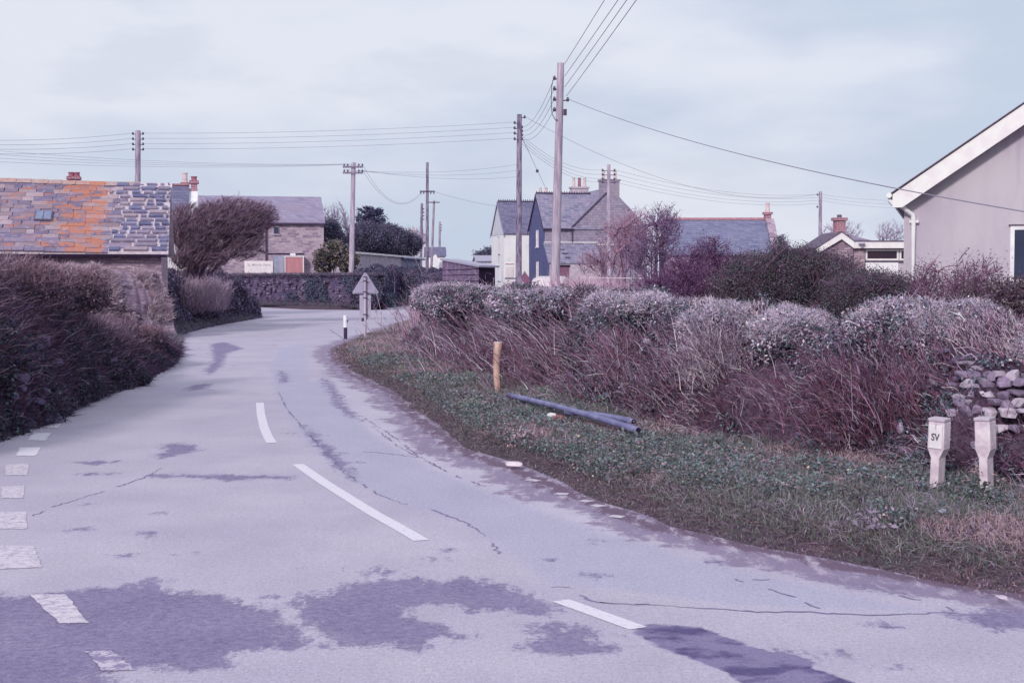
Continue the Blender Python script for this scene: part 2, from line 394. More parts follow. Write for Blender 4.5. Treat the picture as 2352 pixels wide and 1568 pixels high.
us = np.arange(-420, 2760, 5.0)
vs = np.concatenate([np.arange(688, 800, 1.6), np.arange(800, 1000, 2.2), np.arange(1000, 1660, 3.2)])
VX = np.zeros((len(vs), len(us), 2))
for i, v in enumerate(vs):
    _a, _b, _c = ray(us, v); _t = -HZ / _c
    VX[i, :, 0] = _a * _t; VX[i, :, 1] = _b * _t
RPt = VX.reshape(-1, 2)
sdr = poly_sd(RPt, road)
dampf = np.full(len(RPt), -1.0)
for pl in damp_polys: dampf = np.maximum(dampf, poly_sd(RPt, pl))
patchf = poly_sd(RPt, patch_poly); lanef = poly_sd(RPt, lane_poly); palef = poly_sd(RPt, pale_poly)
ridx = np.arange(len(RPt)).reshape(len(vs), len(us))
rq = np.stack([ridx[:-1,:-1], ridx[:-1,1:], ridx[1:,1:], ridx[1:,:-1]], -1).reshape(-1, 4)
rq = rq[(sdr[rq].max(1) > -0.12)]
used = np.unique(rq); remap = -np.ones(len(RPt), np.int64); remap[used] = np.arange(len(used))
rg = Geo().add(np.column_stack([RPt[used], np.zeros(len(used))]), remap[rq][:, ::-1])
# remainder of the road behind and beside the camera
rg.add([(-30,-10,0),(30,-10,0),(30,0.5,0),(-30,0.5,0)], [(0,1,2,3)])
yb = float(G(0, vs[-1])[1])
rg.add([(-30,0.5,0),(30,0.5,0),(30,yb,0),(-30,yb,0)], [(0,1,2,3)])
m, nt, b = newmat('worn_tarmac'); co = coords(nt)
def att(nm):
    return nd(nt, 'ShaderNodeAttribute', attribute_name=nm).outputs['Fac']
nL = noise(nt, co, 0.8, 6, 0.6); nM = noise(nt, co, 5, 6, 0.68); nF = noise(nt, co, 85, 2, 0.7); nS = noise(nt, coords(nt, (1, 0.35, 1)), 9, 7, 0.75)
base = mixc(nt, sstep(nt, nL, 0.3, 0.7), S(172,166,184), S(182,177,192))
base = mixc(nt, mth(nt, 'MULTIPLY', sstep(nt, att('lane'), -0.06, 0.06), 0.6), base, S(166,166,188))
base = mixc(nt, mth(nt, 'MULTIPLY', sstep(nt, att('pale'), -0.1, 0.1), 0.55), base, S(190,184,200))
rag = mth(nt, 'MULTIPLY_ADD', nS, 0.62, -0.31); rag = mth(nt, 'ADD', rag, mth(nt, 'MULTIPLY_ADD', nM, 0.3, -0.15))
nR = noise(nt, co, 24, 8, 0.8); rag = mth(nt, 'ADD', rag, mth(nt, 'MULTIPLY_ADD', nR, 0.42, -0.21))
dm = sstep(nt, mth(nt, 'ADD', att('damp'), rag), -0.05, 0.06)
dcol = mixc(nt, sstep(nt, noise(nt, co, 22, 6, 0.8), 0.35, 0.65), S(108,100,136), S(138,129,158))
base = mixc(nt, mth(nt, 'MULTIPLY', dm, mth(nt, 'MULTIPLY_ADD', sstep(nt, noise(nt, coords(nt, (1, 0.7, 1)), 1.9, 8, 0.75), 0.3, 0.7), -0.18, 1.0)), base, dcol)
spk = sstep(nt, noise(nt, co, 2.4, 8, 0.8), 0.66, 0.72); base = mixc(nt, mth(nt, 'MULTIPLY', spk, 0.5), base, S(140,132,164))
pm = sstep(nt, mth(nt, 'ADD', att('patch'), mth(nt, 'MULTIPLY_ADD', nM, 0.16, -0.08)), -0.01, 0.02)
pcol = mixc(nt, sstep(nt, noise(nt, coords(nt, (1, 1.5, 1)), 3.2, 5), 0.45, 0.6), S(130,122,154), S(88,80,120))
base = mixc(nt, pm, base, pcol)
gut = sstep(nt, mth(nt, 'ADD', att('edge'), mth(nt, 'ADD', mth(nt, 'MULTIPLY_ADD', nM, 0.7, -0.35), mth(nt, 'MULTIPLY_ADD', nL, 0.8, -0.4))), 0.40, 0.30)
base = mixc(nt, mth(nt, 'MULTIPLY', gut, 0.85), base, mixc(nt, sstep(nt, nS, 0.5, 0.62), S(130,118,144), S(170,160,176)))
mud = sstep(nt, mth(nt, 'ADD', att('edge'), mth(nt, 'MULTIPLY_ADD', nS, 0.7, -0.35)), 0.12, 0.02)
base = mixc(nt, mud, base, S(108,90,110))
nG = noise(nt, co, 34, 4, 0.8); grain = mth(nt, 'MULTIPLY_ADD', nF, 1.0, 0.5); grain = mth(nt, 'MULTIPLY', grain, mth(nt, 'MULTIPLY_ADD', nG, 0.8, 0.60)); grain = mth(nt, 'MULTIPLY', grain, mth(nt, 'MULTIPLY_ADD', noise(nt, coords(nt, (1, 0.5, 1)), 2.2, 5, 0.7), 0.24, 0.88))
base = mixc(nt, 1.0, base, grain, 'MULTIPLY')
nt.links.new(base, b.inputs['Base Color'])
rgh = mth(nt, 'MULTIPLY_ADD', dm, -0.12, 0.9); nt.links.new(rgh, b.inputs['Roughness'])
bump(nt, b, nF, 0.35, 0.006)
M['road'] = m
ro = structure('road', rg, M['road'])
nv = len(ro.data.vertices)
def setattr_f(nm, arr, fill):
    a = ro.data.attributes.new(nm, 'FLOAT', 'POINT'); full = np.full(nv, fill, np.float32); full[:len(used)] = arr[used]
    a.data.foreach_set('value', full)
setattr_f('damp', np.clip(dampf, -1, 1), -1); setattr_f('patch', np.clip(patchf, -1, 1), -1)
setattr_f('lane', np.clip(lanef, -1, 1), -1); setattr_f('pale', np.clip(palef, -1, 1), -1)
# gutter only along the right edge and the far mouth
rightline = np.array([(14,4.6),(8,5.9),(4.6,6.4)] + [tuple(G(u,v)[:2]) for u, v in E_right])
leftline = np.array([tuple(G(u,v)[:2]) for u, v in E_left])
edge = np.minimum(line_d(RPt, rightline), line_d(RPt, leftline) + 0.22)
setattr_f('edge', np.clip(edge, 0, 3), 3)

def ribbon(line, w, z, jitter=0.0, step=0.06, taper=False, drop=0.0):
    line = np.asarray(line, float)[:, :2]
    seg = np.hypot(*np.diff(line, axis=0).T); s = np.concatenate([[0], np.cumsum(seg)])
    n = max(2, int(s[-1] / step)); t = np.linspace(0, s[-1], n + 1)
    p = np.stack([np.interp(t, s, line[:, 0]), np.interp(t, s, line[:, 1])], 1)
    if jitter: p += RNG.normal(0, jitter, p.shape)
    else:
        for _ in range(3):
            q = p.copy(); q[1:-1] = (p[:-2] + p[1:-1]*2 + p[2:]) / 4; p = q
    tg = unit(np.gradient(p, axis=0)); nrm = np.stack([-tg[:, 1], tg[:, 0]], 1)
    ww = np.full(n + 1, w / 2.0)
    if taper: ww *= 0.25 + 0.75 * np.abs(np.sin(t * 2.1 + RNG.uniform(0, 6))) * RNG.uniform(0.5, 1.3, n + 1)
    L = p + nrm * ww[:, None]; R = p - nrm * ww[:, None]
    v = np.concatenate([np.column_stack([L, np.full(n+1, z)]), np.column_stack([R, np.full(n+1, z)])])
    q = [(i, n+1+i, n+2+i, i+1) for i in range(n) if not (drop and math.sin(t[i]*5.1) + 0.7*math.sin(t[i]*13.7) > 1.6 - 2.6*drop)]
    return Geo().add(v, q)
# cracks and old seams
crk = [[RC(*p) for p in [(0,708),(200,715),(400,725),(650,740),(850,758),(1100,756),(1300,768),(1500,775),(1760,772),(1970,757)]],
 [RC(*p) for p in [(1970,755),(1850,705),(1650,668)]], [RC(*p) for p in [(750,575),(950,635),(1100,680),(1210,735)]],
 [RC(*p) for p in [(850,578),(1000,574),(1150,566)]],
 [RB(*p) for p in [(1530,985),(1620,985),(1750,1060),(1880,1090),(2129,1090)]],
 [RB(*p) for p in [(440,10),(600,130),(730,200),(860,265),(1000,330),(1120,370)]],
 [RB(*p) for p in [(60,40),(120,140),(200,200),(250,270),(360,350),(470,420),(660,490),(830,520),(1000,590),(1150,690),(1220,780)]],
 [RP(*p) for p in [(45,1200),(120,1165),(200,1140),(330,1097),(380,1070)]],
 [RP(*p) for p in [(515,880),(590,878),(660,882)]], [RP(*p) for p in [(690,1036),(800,1040),(860,1038),(960,1050)]],
 [RP(*p) for p in [(640,900),(660,940),(690,975),(720,1010)]], [RP(*p) for p in [(830,955),(900,1000),(960,1045),(1010,1075)]],
 [RP(*p) for p in [(855,715),(900,725),(940,716)]], [RP(*p) for p in [(640,770),(690,745),(760,725)]]]
g = Geo()
for i, c in enumerate(crk): g.merge(ribbon(c, 0.024 if i in (0,4) else 0.017, 0.0018, 0.010, 0.04, True, 0.0 if i == 0 else 0.35))
M['crack'] = m_noisy('crack_tar', S(112,106,142), S(132,126,158), 6, 0.8, 0)
structure('road_cracks', g, M['crack'])

m, nt, b = newmat('line_paint'); co = coords(nt)
wn = sstep(nt, noise(nt, co, 30, 8, 0.8), 0.55, 0.62)
nt.links.new(mixc(nt, wn, S(216,213,222), S(184,180,192)), b.inputs['Base Color']); M['line'] = m
m, nt, b = newmat('line_paint_worn'); co = coords(nt)
wn = sstep(nt, noise(nt, co, 16, 8, 0.85), 0.44, 0.60)
nt.links.new(mixc(nt, wn, S(208,202,210), S(166,158,178)), b.inputs['Base Color']); M['line_worn'] = m
m, nt, b = newmat('line_paint_ghost'); co = coords(nt)
wn = sstep(nt, noise(nt, co, 10, 7, 0.8), 0.43, 0.55)
nt.links.new(mixc(nt, wn, S(196,188,202), S(134,126,158)), b.inputs['Base Color']); M['line_ghost'] = m
for dl in ([(597,925),(599,950),(606,980),(614,1000),(624,1017)], [(684,1066),(740,1105),(800,1143),(860,1180),(920,1213),(968,1241)], [(1288,1379),(1380,1412),(1466,1443)]):
    structure('centre_line_marking', ribbon([RP(*p) for p in dl], 0.10, 0.003), M['line'])
sq = [([(260,178),(340,178),(305,213),(228,213)],'line'), ([(178,241),(270,241),(240,282),(145,280)],'line'), ([(105,318),(217,318),(190,363),(85,362)],'line'),
      ([(30,407),(158,405),(145,466),(25,466)],'line_worn'), ([(10,525),(130,522),(128,588),(5,588)],'line_worn'), ([(-10,660),(137,660),(145,750),(-20,750)],'line_worn'),
      ([(0,840),(180,840),(222,955),(-10,965)],'line_worn'), ([(158,1098),(345,1098),(470,1248),(315,1253)],'line_worn'), ([(450,1400),(590,1396),(720,1500),(545,1505)],'line_ghost')]
for pts, mt in sq:
    a = np.array([RA(*p) for p in pts]); g = Geo(); n = 14; v = []; 
    for i in range(n+1):
        for j in range(n+1):
            s, t = i/n, j/n
            p = (a[0]*(1-s)+a[1]*s)*(1-t) + (a[3]*(1-s)+a[2]*s)*t
            if i in (0,n) or j in (0,n): p = p + RNG.normal(0, 0.004, 2)
            v.append((p[0], p[1], 0.003))
    q = [(i*(n+1)+j, (i+1)*(n+1)+j, (i+1)*(n+1)+j+1, i*(n+1)+j+1) for i in range(n) for j in range(n)]
    g.add(v, [x[::-1] for x in q]); structure('give_way_marking', g, M[mt])

for pts in ([(1268,1127),(1300,1130),(1312,1140),(1285,1139)], [(1335,1146),(1356,1149),(1350,1155),(1332,1152)], [(1366,1157),(1386,1161),(1380,1167),(1362,1163)], [(1392,1178),(1424,1182),(1444,1193),(1410,1191)], [(1210,1098),(1236,1102),(1240,1108),(1214,1105)], [(1160,1058),(1184,1054),(1190,1066),(1158,1066)]):
    a = [RP(*p) for p in pts]; structure('edge_line_marking', ribbon([(a[0]+a[3])/2, (a[0]+a[1]+a[2]+a[3])/4, (a[1]+a[2])/2], 0.09, 0.003, 0.006, 0.04), M['line_worn'])
# ------------------------------------------------------------------ vegetation generators
def blades(P, Dr, L, W, col, droop=0.35, side=None):
    n = len(P); Dr = unit(Dr); g = Geo()
    side = unit(np.cross(Dr, RNG.normal(size=(n, 3)))) if side is None else side
    L = np.broadcast_to(L, (n,))[:, None]; W = np.broadcast_to(W, (n,))[:, None]
    bend = RNG.normal(size=(n, 3)) * 0.35; bend[:, 2] = -abs(bend[:, 2])
    mid = P + Dr * L * 0.55; tip = P + Dr * L + bend * L * droop
    v = np.stack([P - side*W/2, P + side*W/2, mid + side*W*0.4, mid - side*W*0.4, tip], 1)
    ix = np.arange(n)[:, None] * 5
    q = ix + np.array([0, 1, 2, 3]); t = ix + np.array([3, 2, 4])
    c = np.repeat(col[:, None], 5, 1) * np.array([0.7, 0.7, 1.0, 1.0, 1.1])[None, :, None]
    return g.add(v.reshape(-1, 3), q, t, np.clip(c, 0, 1).reshape(-1, 3))
def leaves(P, N, size, col, aspect=0.6):
    n = len(P); N = unit(N); g = Geo()
    a = unit(np.cross(N, RNG.normal(size=(n, 3)))); b_ = np.cross(N, a)
    sz = np.broadcast_to(size, (n,))[:, None]
    fold = N * sz * 0.15
    v = np.stack([P - a*sz*0.5, P + b_*sz*aspect*0.5 + fold, P + a*sz*0.5 - fold*0.5, P - b_*sz*aspect*0.5 + fold], 1)
    q = np.arange(n)[:, None] * 4 + np.array([0, 1, 2, 3])
    return g.add(v.reshape(-1, 3), q, None, np.repeat(col[:, None], 4, 1).reshape(-1, 3))
def stems(P0, Cc, P1, r0, r1, segs, col):
    n = len(P0)
    if n == 0: return Geo(), None
    t = np.linspace(0, 1, segs + 1)[None, :, None]
    pts = (1-t)**2 * P0[:, None] + 2*t*(1-t) * Cc[:, None] + t*t * P1[:, None]
    tan = unit(2*(1-t)*(Cc-P0)[:, None] + 2*t*(P1-Cc)[:, None] + 1e-9)
    ref = unit(RNG.normal(size=(n, 1, 3))); a = unit(np.cross(tan, ref)); b_ = np.cross(tan, a)
    r0 = np.broadcast_to(r0, (n,)); r1 = np.broadcast_to(r1, (n,))
    r = (r0[:, None] * (1 - t[..., 0]) + r1[:, None] * t[..., 0])[..., None]
    v = np.stack([pts + r * (math.cos(k*2.0944)*a + math.sin(k*2.0944)*b_) for k in range(3)], 2)   # n, m, 3, 3
    m_ = segs + 1
    base = (np.arange(n)[:, None, None, None] * m_ * 3 + np.arange(segs)[None, :, None, None] * 3)
    k = np.arange(3)[None, None, :, None]; k2 = (k + 1) % 3
    q = np.concatenate([base + k, base + k2, base + 3 + k2, base + 3 + k], -1).reshape(-1, 4)
    c = np.repeat(col[:, None], m_ * 3, 1).reshape(-1, 3)
    return Geo().add(v.reshape(-1, 3), q, None, c), pts
def cvar(base, n, v=0.18, alt=None, p=0.3):
    base = np.array(base); c = np.tile(base, (n, 1))
    if alt is not None:
        m_ = RNG.random(n) < p; c[m_] = np.array(alt)
    c = c * (1 + RNG.normal(0, v, (n, 1))) * (1 + RNG.normal(0, v*0.25, (n, 3)))
    return np.clip(c, 0.003, 0.95)
def ell(u, v, D, ru, rv, ry):
    c = at(u, v, D); return (c[0], c[1], c[2], ru * D / F, ry, rv * D / F)
def in_ells(n, ells, shell=0.45, zmin=0.05):
    vol = np.array([e[3]*e[4]*e[5] for e in ells]); idx = RNG.choice(len(ells), n, p=vol/vol.sum())
    E = np.array(ells)[idx]; d = unit(RNG.normal(size=(n, 3))); r = RNG.random(n) ** shell
    p = E[:, :3] + d * r[:, None] * E[:, 3:]
    p[:, 2] = np.maximum(p[:, 2], zmin)
    return p, d
def nearest(T, pts, pen=None):
    out = np.zeros(len(T), int)
    for i in range(0, len(T), 400):
        d = np.linalg.norm(T[i:i+400, None] - pts[None], axis=2)
        if pen is not None: d = d + pen[None]
        out[i:i+400] = d.argmin(1)
    return out
def grow(bases, ells, n1=8, n2=60, n3=700, n4=0, r=(0.05, 0.02, 0.008, 0.003), col=(0.1, 0.08, 0.1), col2=None, lean=(0, 0, 0.25), segs=5, tipcol=None, shell=0.5):
    bases = np.asarray(bases, float).reshape(-1, 3); lean = np.array(lean, float)
    g = Geo(); lvl_n = [n1, n2, n3, n4]; parent = None; tips = None; allt = []
    for k, n in enumerate(lvl_n):
        if n == 0: break
        T, _ = in_ells(n, ells, shell if k else 0.9)
        if k == 0:
            P0 = bases[RNG.integers(0, len(bases), n)] + RNG.normal(0, 0.02, (n, 3)) * [1, 1, 0]
            dirp = np.tile((0, 0, 1.0), (n, 1)); T = P0 + (T - P0) * 0.75
        else:
            pts, tn = parent
            j = nearest(T, pts); P0 = pts[j]; dirp = tn[j]
        d = T - P0; L = np.linalg.norm(d, axis=1, keepdims=True)
        Cc = P0 + unit(dirp * (0.9 if k < 2 else 0.3) + unit(d) + lean * 0.3) * L * 0.5
        if k >= 2:
            flow = unit(unit(P0 - bases.mean(0)) + lean); dn = unit(unit(d) * 0.85 + flow); L = np.maximum(L, 0.04); T = P0 + dn * L * 1.15
            Cc = P0 + unit(dn + dirp * 0.25) * L * 0.5; L = L * 0.4
        T = T + lean * L * 0.35 + RNG.normal(0, 0.05, (n, 3)) * L
        cc = cvar(col if (k < 3 or tipcol is None) else tipcol, n, 0.15)
        if tipcol is not None and k >= 2: cc = cvar(tipcol, n, 0.2)
        sg = segs if k < 2 else (4 if k == 2 else 3)
        gg, pp = stems(P0, Cc, T, r[k], max(r[k] * 0.35, 0.0012 * 2), sg, cc); g.merge(gg)
        keep = pp[:, 1:] if k else pp[:, 1:]
        tn = unit(np.gradient(pp, axis=1))[:, 1:]
        parent = (keep.reshape(-1, 3), tn.reshape(-1, 3)) if k == 0 else (np.concatenate([parent[0], keep.reshape(-1, 3)])[-9000:], np.concatenate([parent[1], tn.reshape(-1, 3)])[-9000:])
        tips = T; allt.append(T)
    return g, tips
def leaf_cloud(ells, ncl, per, crad, size, cols, upness=0.5, shell=0.28, vary=0.2):
    """clusters of small leaves through the volume; cols = list of colours picked per cluster"""
    cp, cd = in_ells(ncl, ells, shell)
    n = ncl * per; ci = np.repeat(np.arange(ncl), per)
    P = cp[ci] + RNG.normal(size=(n, 3)) * np.array(crad)
    N = cd[ci] * 0.6 + RNG.normal(size=(n, 3)) * 0.7 + np.array((0, 0, upness))
    cc = np.array([cols[k] for k in RNG.integers(0, len(cols), ncl)])[ci]
    cc = cc * (1 + RNG.normal(0, vary, (ncl, 1)))[ci] * (1 + RNG.normal(0, vary * 0.6, (n, 1)))
    P[:, 2] = np.maximum(P[:, 2], 0.02)
    return leaves(P, N, RNG.uniform(0.6, 1.3, n) * size, np.clip(cc, 0.003, 0.9))
ICO = None
def ico():
    global ICO
    if ICO is None:
        bm = bmesh.new(); bmesh.ops.create_icosphere(bm, subdivisions=2, radius=1); bm.verts.ensure_lookup_table()
        v = np.array([x.co[:] for x in bm.verts]); t = np.array([[y.index for y in f.verts] for f in bm.faces]); bm.free()
        ICO = (v, t)
    return ICO
def stone(g, p, sx, sy, sz, rz, c):
    v, t = ico(); seed = random.uniform(0, 90)
    w = np.sign(v) * np.abs(v) ** 0.55
    w = w * (1 + 0.16 * sinoise(v, 1.6, int(seed * 10)) + 0.10 * sinoise(v, 5.0, int(seed * 7)))[:, None]
    for j in range(4):      # split faces
        k1 = unit(np.random.default_rng(int(seed * 10) + 3 + j).normal(size=3)); h = w @ k1; w = w - np.maximum(h - 0.62, 0)[:, None] * k1
    w = w * (sx, sy, sz)
    cs, sn = math.cos(rz), math.sin(rz)
    w = np.stack([w[:,0]*cs - w[:,1]*sn, w[:,0]*sn + w[:,1]*cs, w[:,2]], 1) + p
    g.add(w, None, t, np.clip(np.array(c) * (1 + random.gauss(0, 0.15)), 0.01, 0.9))

K = 1.3                      # foliage shades itself: base colours a little above the seen ones
c_dry = S(172,158,172,1.55); c_straw = S(198,182,192,1.6); c_mauve = S(148,134,156,K); c_red = S(116,78,100,K); c_plum = S(82,58,84,K)
c_teal = S(92,108,118,K); c_green = S(86,98,98,K); c_dgreen = S(62,70,84,K); c_olive = S(104,104,100,K); c_grey = S(150,150,166,1.55)
c_brown = S(120,96,114,K); c_stone = S(158,150,168,1.05); c_stone2 = S(118,106,132,1.05)

# ------------------------------------------------------------------ generic bank / hedge
class Bank:
    def __init__(s, ctrl, depth, zb=0.1, rough=0.10, nS=260, nT=26, hscale=0.92, seed=1, topoff=1.0):
        """ctrl: list of (u, D_or_vbase, v_top); base in front, solid earth core"""
        base = []; H = []
        for u, vb, vt in ctrl:
            p = at(u, 640, vb)[:2] if vb < 200 else G(u, vb, zb)[:2]
            base.append(p); H.append(float(at(u, vt, p[1] + topoff)[2]))
        base = np.array(base); H = np.array(H) * hscale
        seg = np.hypot(*np.diff(base, axis=0).T); sl = np.concatenate([[0], np.cumsum(seg)])
        t = np.linspace(0, sl[-1], nS)
        bx = np.interp(t, sl, base[:, 0]); by = np.interp(t, sl, base[:, 1]); h = np.interp(t, sl, H)
        for _ in range(max(2, nS // 60)):
            for a in (bx, by, h): a[1:-1] = (a[:-2] + 2*a[1:-1] + a[2:]) / 4
        tg = unit(np.stack([np.gradient(bx), np.gradient(by)], 1)); nr = np.stack([-tg[:, 1], tg[:, 0]], 1)
        # back = away from camera
        mid = nS // 2; mp = np.array((bx[mid], by[mid]))
        if nr[mid] @ mp < 0: nr = -nr
        pt = np.array([(0, -0.05), (0.04, 0.18), (0.10, 0.40), (0.18, 0.62), (0.27, 0.82), (0.38, 0.95), (0.52, 1.0), (0.68, 0.97), (0.82, 0.8), (0.93, 0.4), (1.0, -0.05)])
        tt = np.linspace(0, 1, nT); k = np.linspace(0, 1, len(pt))
        px = np.interp(tt, k, pt[:, 0]); pz = np.interp(tt, k, pt[:, 1])
        Pm = np.zeros((nS, nT, 3))
        Pm[..., 0] = bx[:, None] + nr[:, 0:1] * px[None] * depth; Pm[..., 1] = by[:, None] + nr[:, 1:2] * px[None] * depth
        Pm[..., 2] = h[:, None] * pz[None]
        # rounded ends
        e = np.minimum(np.arange(nS), np.arange(nS)[::-1]) / 8.0
        Pm[..., 2] *= np.sqrt(np.clip(e, 0, 1))[:, None] * 0.98 + 0.02
        fl = Pm.reshape(-1, 3); 
        dsp = rough * (sinoise(fl, 2.3, seed) + 0.7 * sinoise(fl, 5.5, seed + 1) - 0.5 * np.abs(sinoise(fl, 3.5, seed + 2)))
        du = np.gradient(Pm, axis=0); dv = np.gradient(Pm, axis=1); N = unit(np.cross(du, dv))
        if (N[:, nT//3] @ np.array((0, 0, 1.))).mean() < 0: N = -N
        Pm = Pm + N * dsp.reshape(nS, nT)[..., None]
        s.P = Pm; s.N = N; s.nS = nS; s.nT = nT; s.h = h; s.len = sl[-1]
    def core(s):
        i = np.arange(s.nS * s.nT).reshape(s.nS, s.nT)
        q = np.stack([i[:-1,:-1], i[1:,:-1], i[1:,1:], i[:-1,1:]], -1).reshape(-1, 4)
        return Geo().add(s.P.reshape(-1, 3), q)
    def sample(s, n, t0=0, t1=1, s0=0, s1=1, power=1.0):
        """random points, denser nearer the camera"""
        Dm = s.P[:, 0, 1]; w = (10.0 / Dm) ** power
        lo, hi = int(s0 * (s.nS - 2)), max(int(s0 * (s.nS - 2)) + 1, int(s1 * (s.nS - 2)))
        ds = np.linalg.norm(s.P[lo+1:hi+1, 0] - s.P[lo:hi, 0], axis=1) * w[lo:hi]
        si = RNG.choice(np.arange(lo, hi), n, p=ds/ds.sum()); f = RNG.random(n)
        tv = RNG.uniform(t0, t1, n) * (s.nT - 1.001); ti = tv.astype(int); g_ = tv - ti
        A = s.P[si, ti]; B = s.P[si+1, ti]; A2 = s.P[si, ti+1]; B2 = s.P[si+1, ti+1]
        p = (A*(1-f)[:,None] + B*f[:,None])*(1-g_)[:,None] + (A2*(1-f)[:,None] + B2*f[:,None])*g_[:,None]
        return p, s.N[si, ti], tv / (s.nT - 1), si / s.nS

m, nt, b = newmat('bank_earth'); co = coords(nt)
f1 = sstep(nt, noise(nt, co, 4, 6), 0.4, 0.62); f2 = sstep(nt, noise(nt, co, 22, 6), 0.35, 0.65)
col = mixc(nt, f1, S(70,48,70), S(52,36,58)); col = mixc(nt, f2, col, S(98,80,98))  # earth kept dark plum so the hollows' shade sits in the colour
nt.links.new(col, b.inputs['Base Color']); bump(nt, b, noise(nt, co, 18, 6), 1.0, 0.06); M['earth'] = m

def facing(p, N, k=0.0): return (N * unit(np.array((0, 0, 1.6)) - p)).sum(1) > k
def clumpy(p, s, seed, lo=-0.2): return sinoise(p, s, seed) > lo

def gapmask(p):
    u = 1176 + p[:, 0] / p[:, 1] * F; v = 640 - (p[:, 2] - HZ) / p[:, 1] * F
    return ~((u > 2195) & (v > 845 + 10 * np.sin(u * 0.05)) & (v < 1075) & (RNG.random(len(p)) > 0.12))
# ---- right roadside hedge bank
rb = Bank([(918,800,710),(960,815,675),(1050,850,668),(1150,880,670),(1250,905,672),(1300,928,682),(1400,962,686),(1480,982,696),(1560,1010,738),(1640,1025,730),(1735,1040,750),(1810,1052,738),(1900,1066,744),(1960,1076,766),(2050,1094,744),(2150,1112,738),(2280,1136,765),(2352,1150,790),(2500,1190,800),(2800,1270,800)], 2.0, 0.14, 0.17, 520, 36, 0.97, 3)
T = thing('hedge_bank', 'long overgrown stone-faced hedge bank curving along the grass verge on the right of the road', 'hedge bank', (rb.P[210,0,0], rb.P[210,0,1], 0))
build('earth_core', rb.core(), M['earth'], T, True, smooth=True)
p, N, tv, sv = rb.sample(2600, 0.02, 0.42)
kp = clumpy(p, 2.0, 21, 0.1)
g = Geo()
for q_ in p[kp][:620]:
    D = q_[1]; s_ = random.uniform(0.025, 0.07) * (1 + max(0, D - 14) * 0.02)
    stone(g, q_ - (0, -0.02, 0), s_, s_*random.uniform(0.6, 0.9), s_*random.uniform(0.3, 0.6), random.uniform(0, 3), c_stone if random.random() < 0.45 else c_stone2)
build('stonework', g, M['stones'], T, True)
g = Geo()
p, N, tv, sv = rb.sample(150000, 0.0, 0.75); kp = (sinoise(p, 1.3, 31) + 0.9*sinoise(p, 6, 32) > -0.25) & gapmask(p)
p, N, tv = p[kp], N[kp], tv[kp]; n = len(p)
r_ = RNG.random(n) * 0.6 + 0.4 * (0.5 + 0.8 * sinoise(p, 1.7, 36))
cl = np.where((tv > 0.38)[:, None], np.array(c_grey), np.array(S(110,112,122,K)))
cl = np.where((r_ < 0.30)[:, None], np.array(S(140,126,144,K)), cl); cl = np.where(((r_ > 0.30) & (r_ < 0.52))[:, None], np.array(c_plum), cl)
cl = np.where((r_ > 0.74)[:, None], np.array(c_teal), cl); cl = np.where(((r_ > 0.66) & (r_ < 0.74))[:, None], np.array(c_dgreen), cl)
cl = np.clip(cl * np.exp(RNG.normal(-0.08, 0.42, (n, 1))), 0.01, 0.9)  # wide random leaf tones stand in for plum shadows and light tips
build('leaves', leaves(p + N * (RNG.uniform(0, 0.06, n) + 0.10 * np.clip(sinoise(p, 9, 38), 0, 1))[:, None], N + RNG.normal(size=(n, 3)) * 0.7 + (0, 0, 0.4), RNG.uniform(0.018, 0.042, n) * (1 + np.maximum(0, p[:, 1] - 14) * 0.02), cl), M['leaf'], T, True)
g = Geo()
p, N, tv, sv = rb.sample(26000, 0.02, 0.62); n = len(p); kp = (sinoise(p, 1.6, 44) > -0.2) & gapmask(p)
p, N, tv = p[kp], N[kp], tv[kp]; n = len(p)
dr = N * 0.9 + np.array((-0.55, -0.1, 0.7)) + RNG.normal(0, 0.45, (n, 3))
cl = np.where((RNG.random(n) < 0.55)[:, None], np.array(c_red), np.array(c_mauve)); cl = np.where((RNG.random(n) < 0.16)[:, None], np.array(c_straw), cl)
cl = np.where((RNG.random(n) < 0.3)[:, None], np.array(c_plum), cl)
cl = np.clip(cl * np.exp(RNG.normal(-0.05, 0.42, (n, 1))), 0.01, 0.9)  # plum and straw spread paints shadow contrast into the stems
g.merge(blades(p, dr, RNG.uniform(0.06, 0.24, n), RNG.uniform(0.004, 0.008, n) * (1 + np.maximum(0, p[:, 1] - 14) * 0.03), cl, 0.7))
p, N, tv, sv = rb.sample(52000, 0.44, 0.75); n = len(p)
dr = N * 0.7 + np.array((-0.25, 0, 0.8)) + RNG.normal(0, 0.5, (n, 3))
cl = cvar(c_dry, n, 0.15, c_straw, 0.3); m_ = RNG.random(n) < 0.3; cl[m_] = cvar(c_mauve, m_.sum())
g.merge(blades(p, dr, RNG.uniform(0.04, 0.13, n), RNG.uniform(0.004, 0.008, n) * (1 + np.maximum(0, p[:, 1] - 14) * 0.03), cl, 0.9))
build('dry_stems', g, M['blade'], T, True)

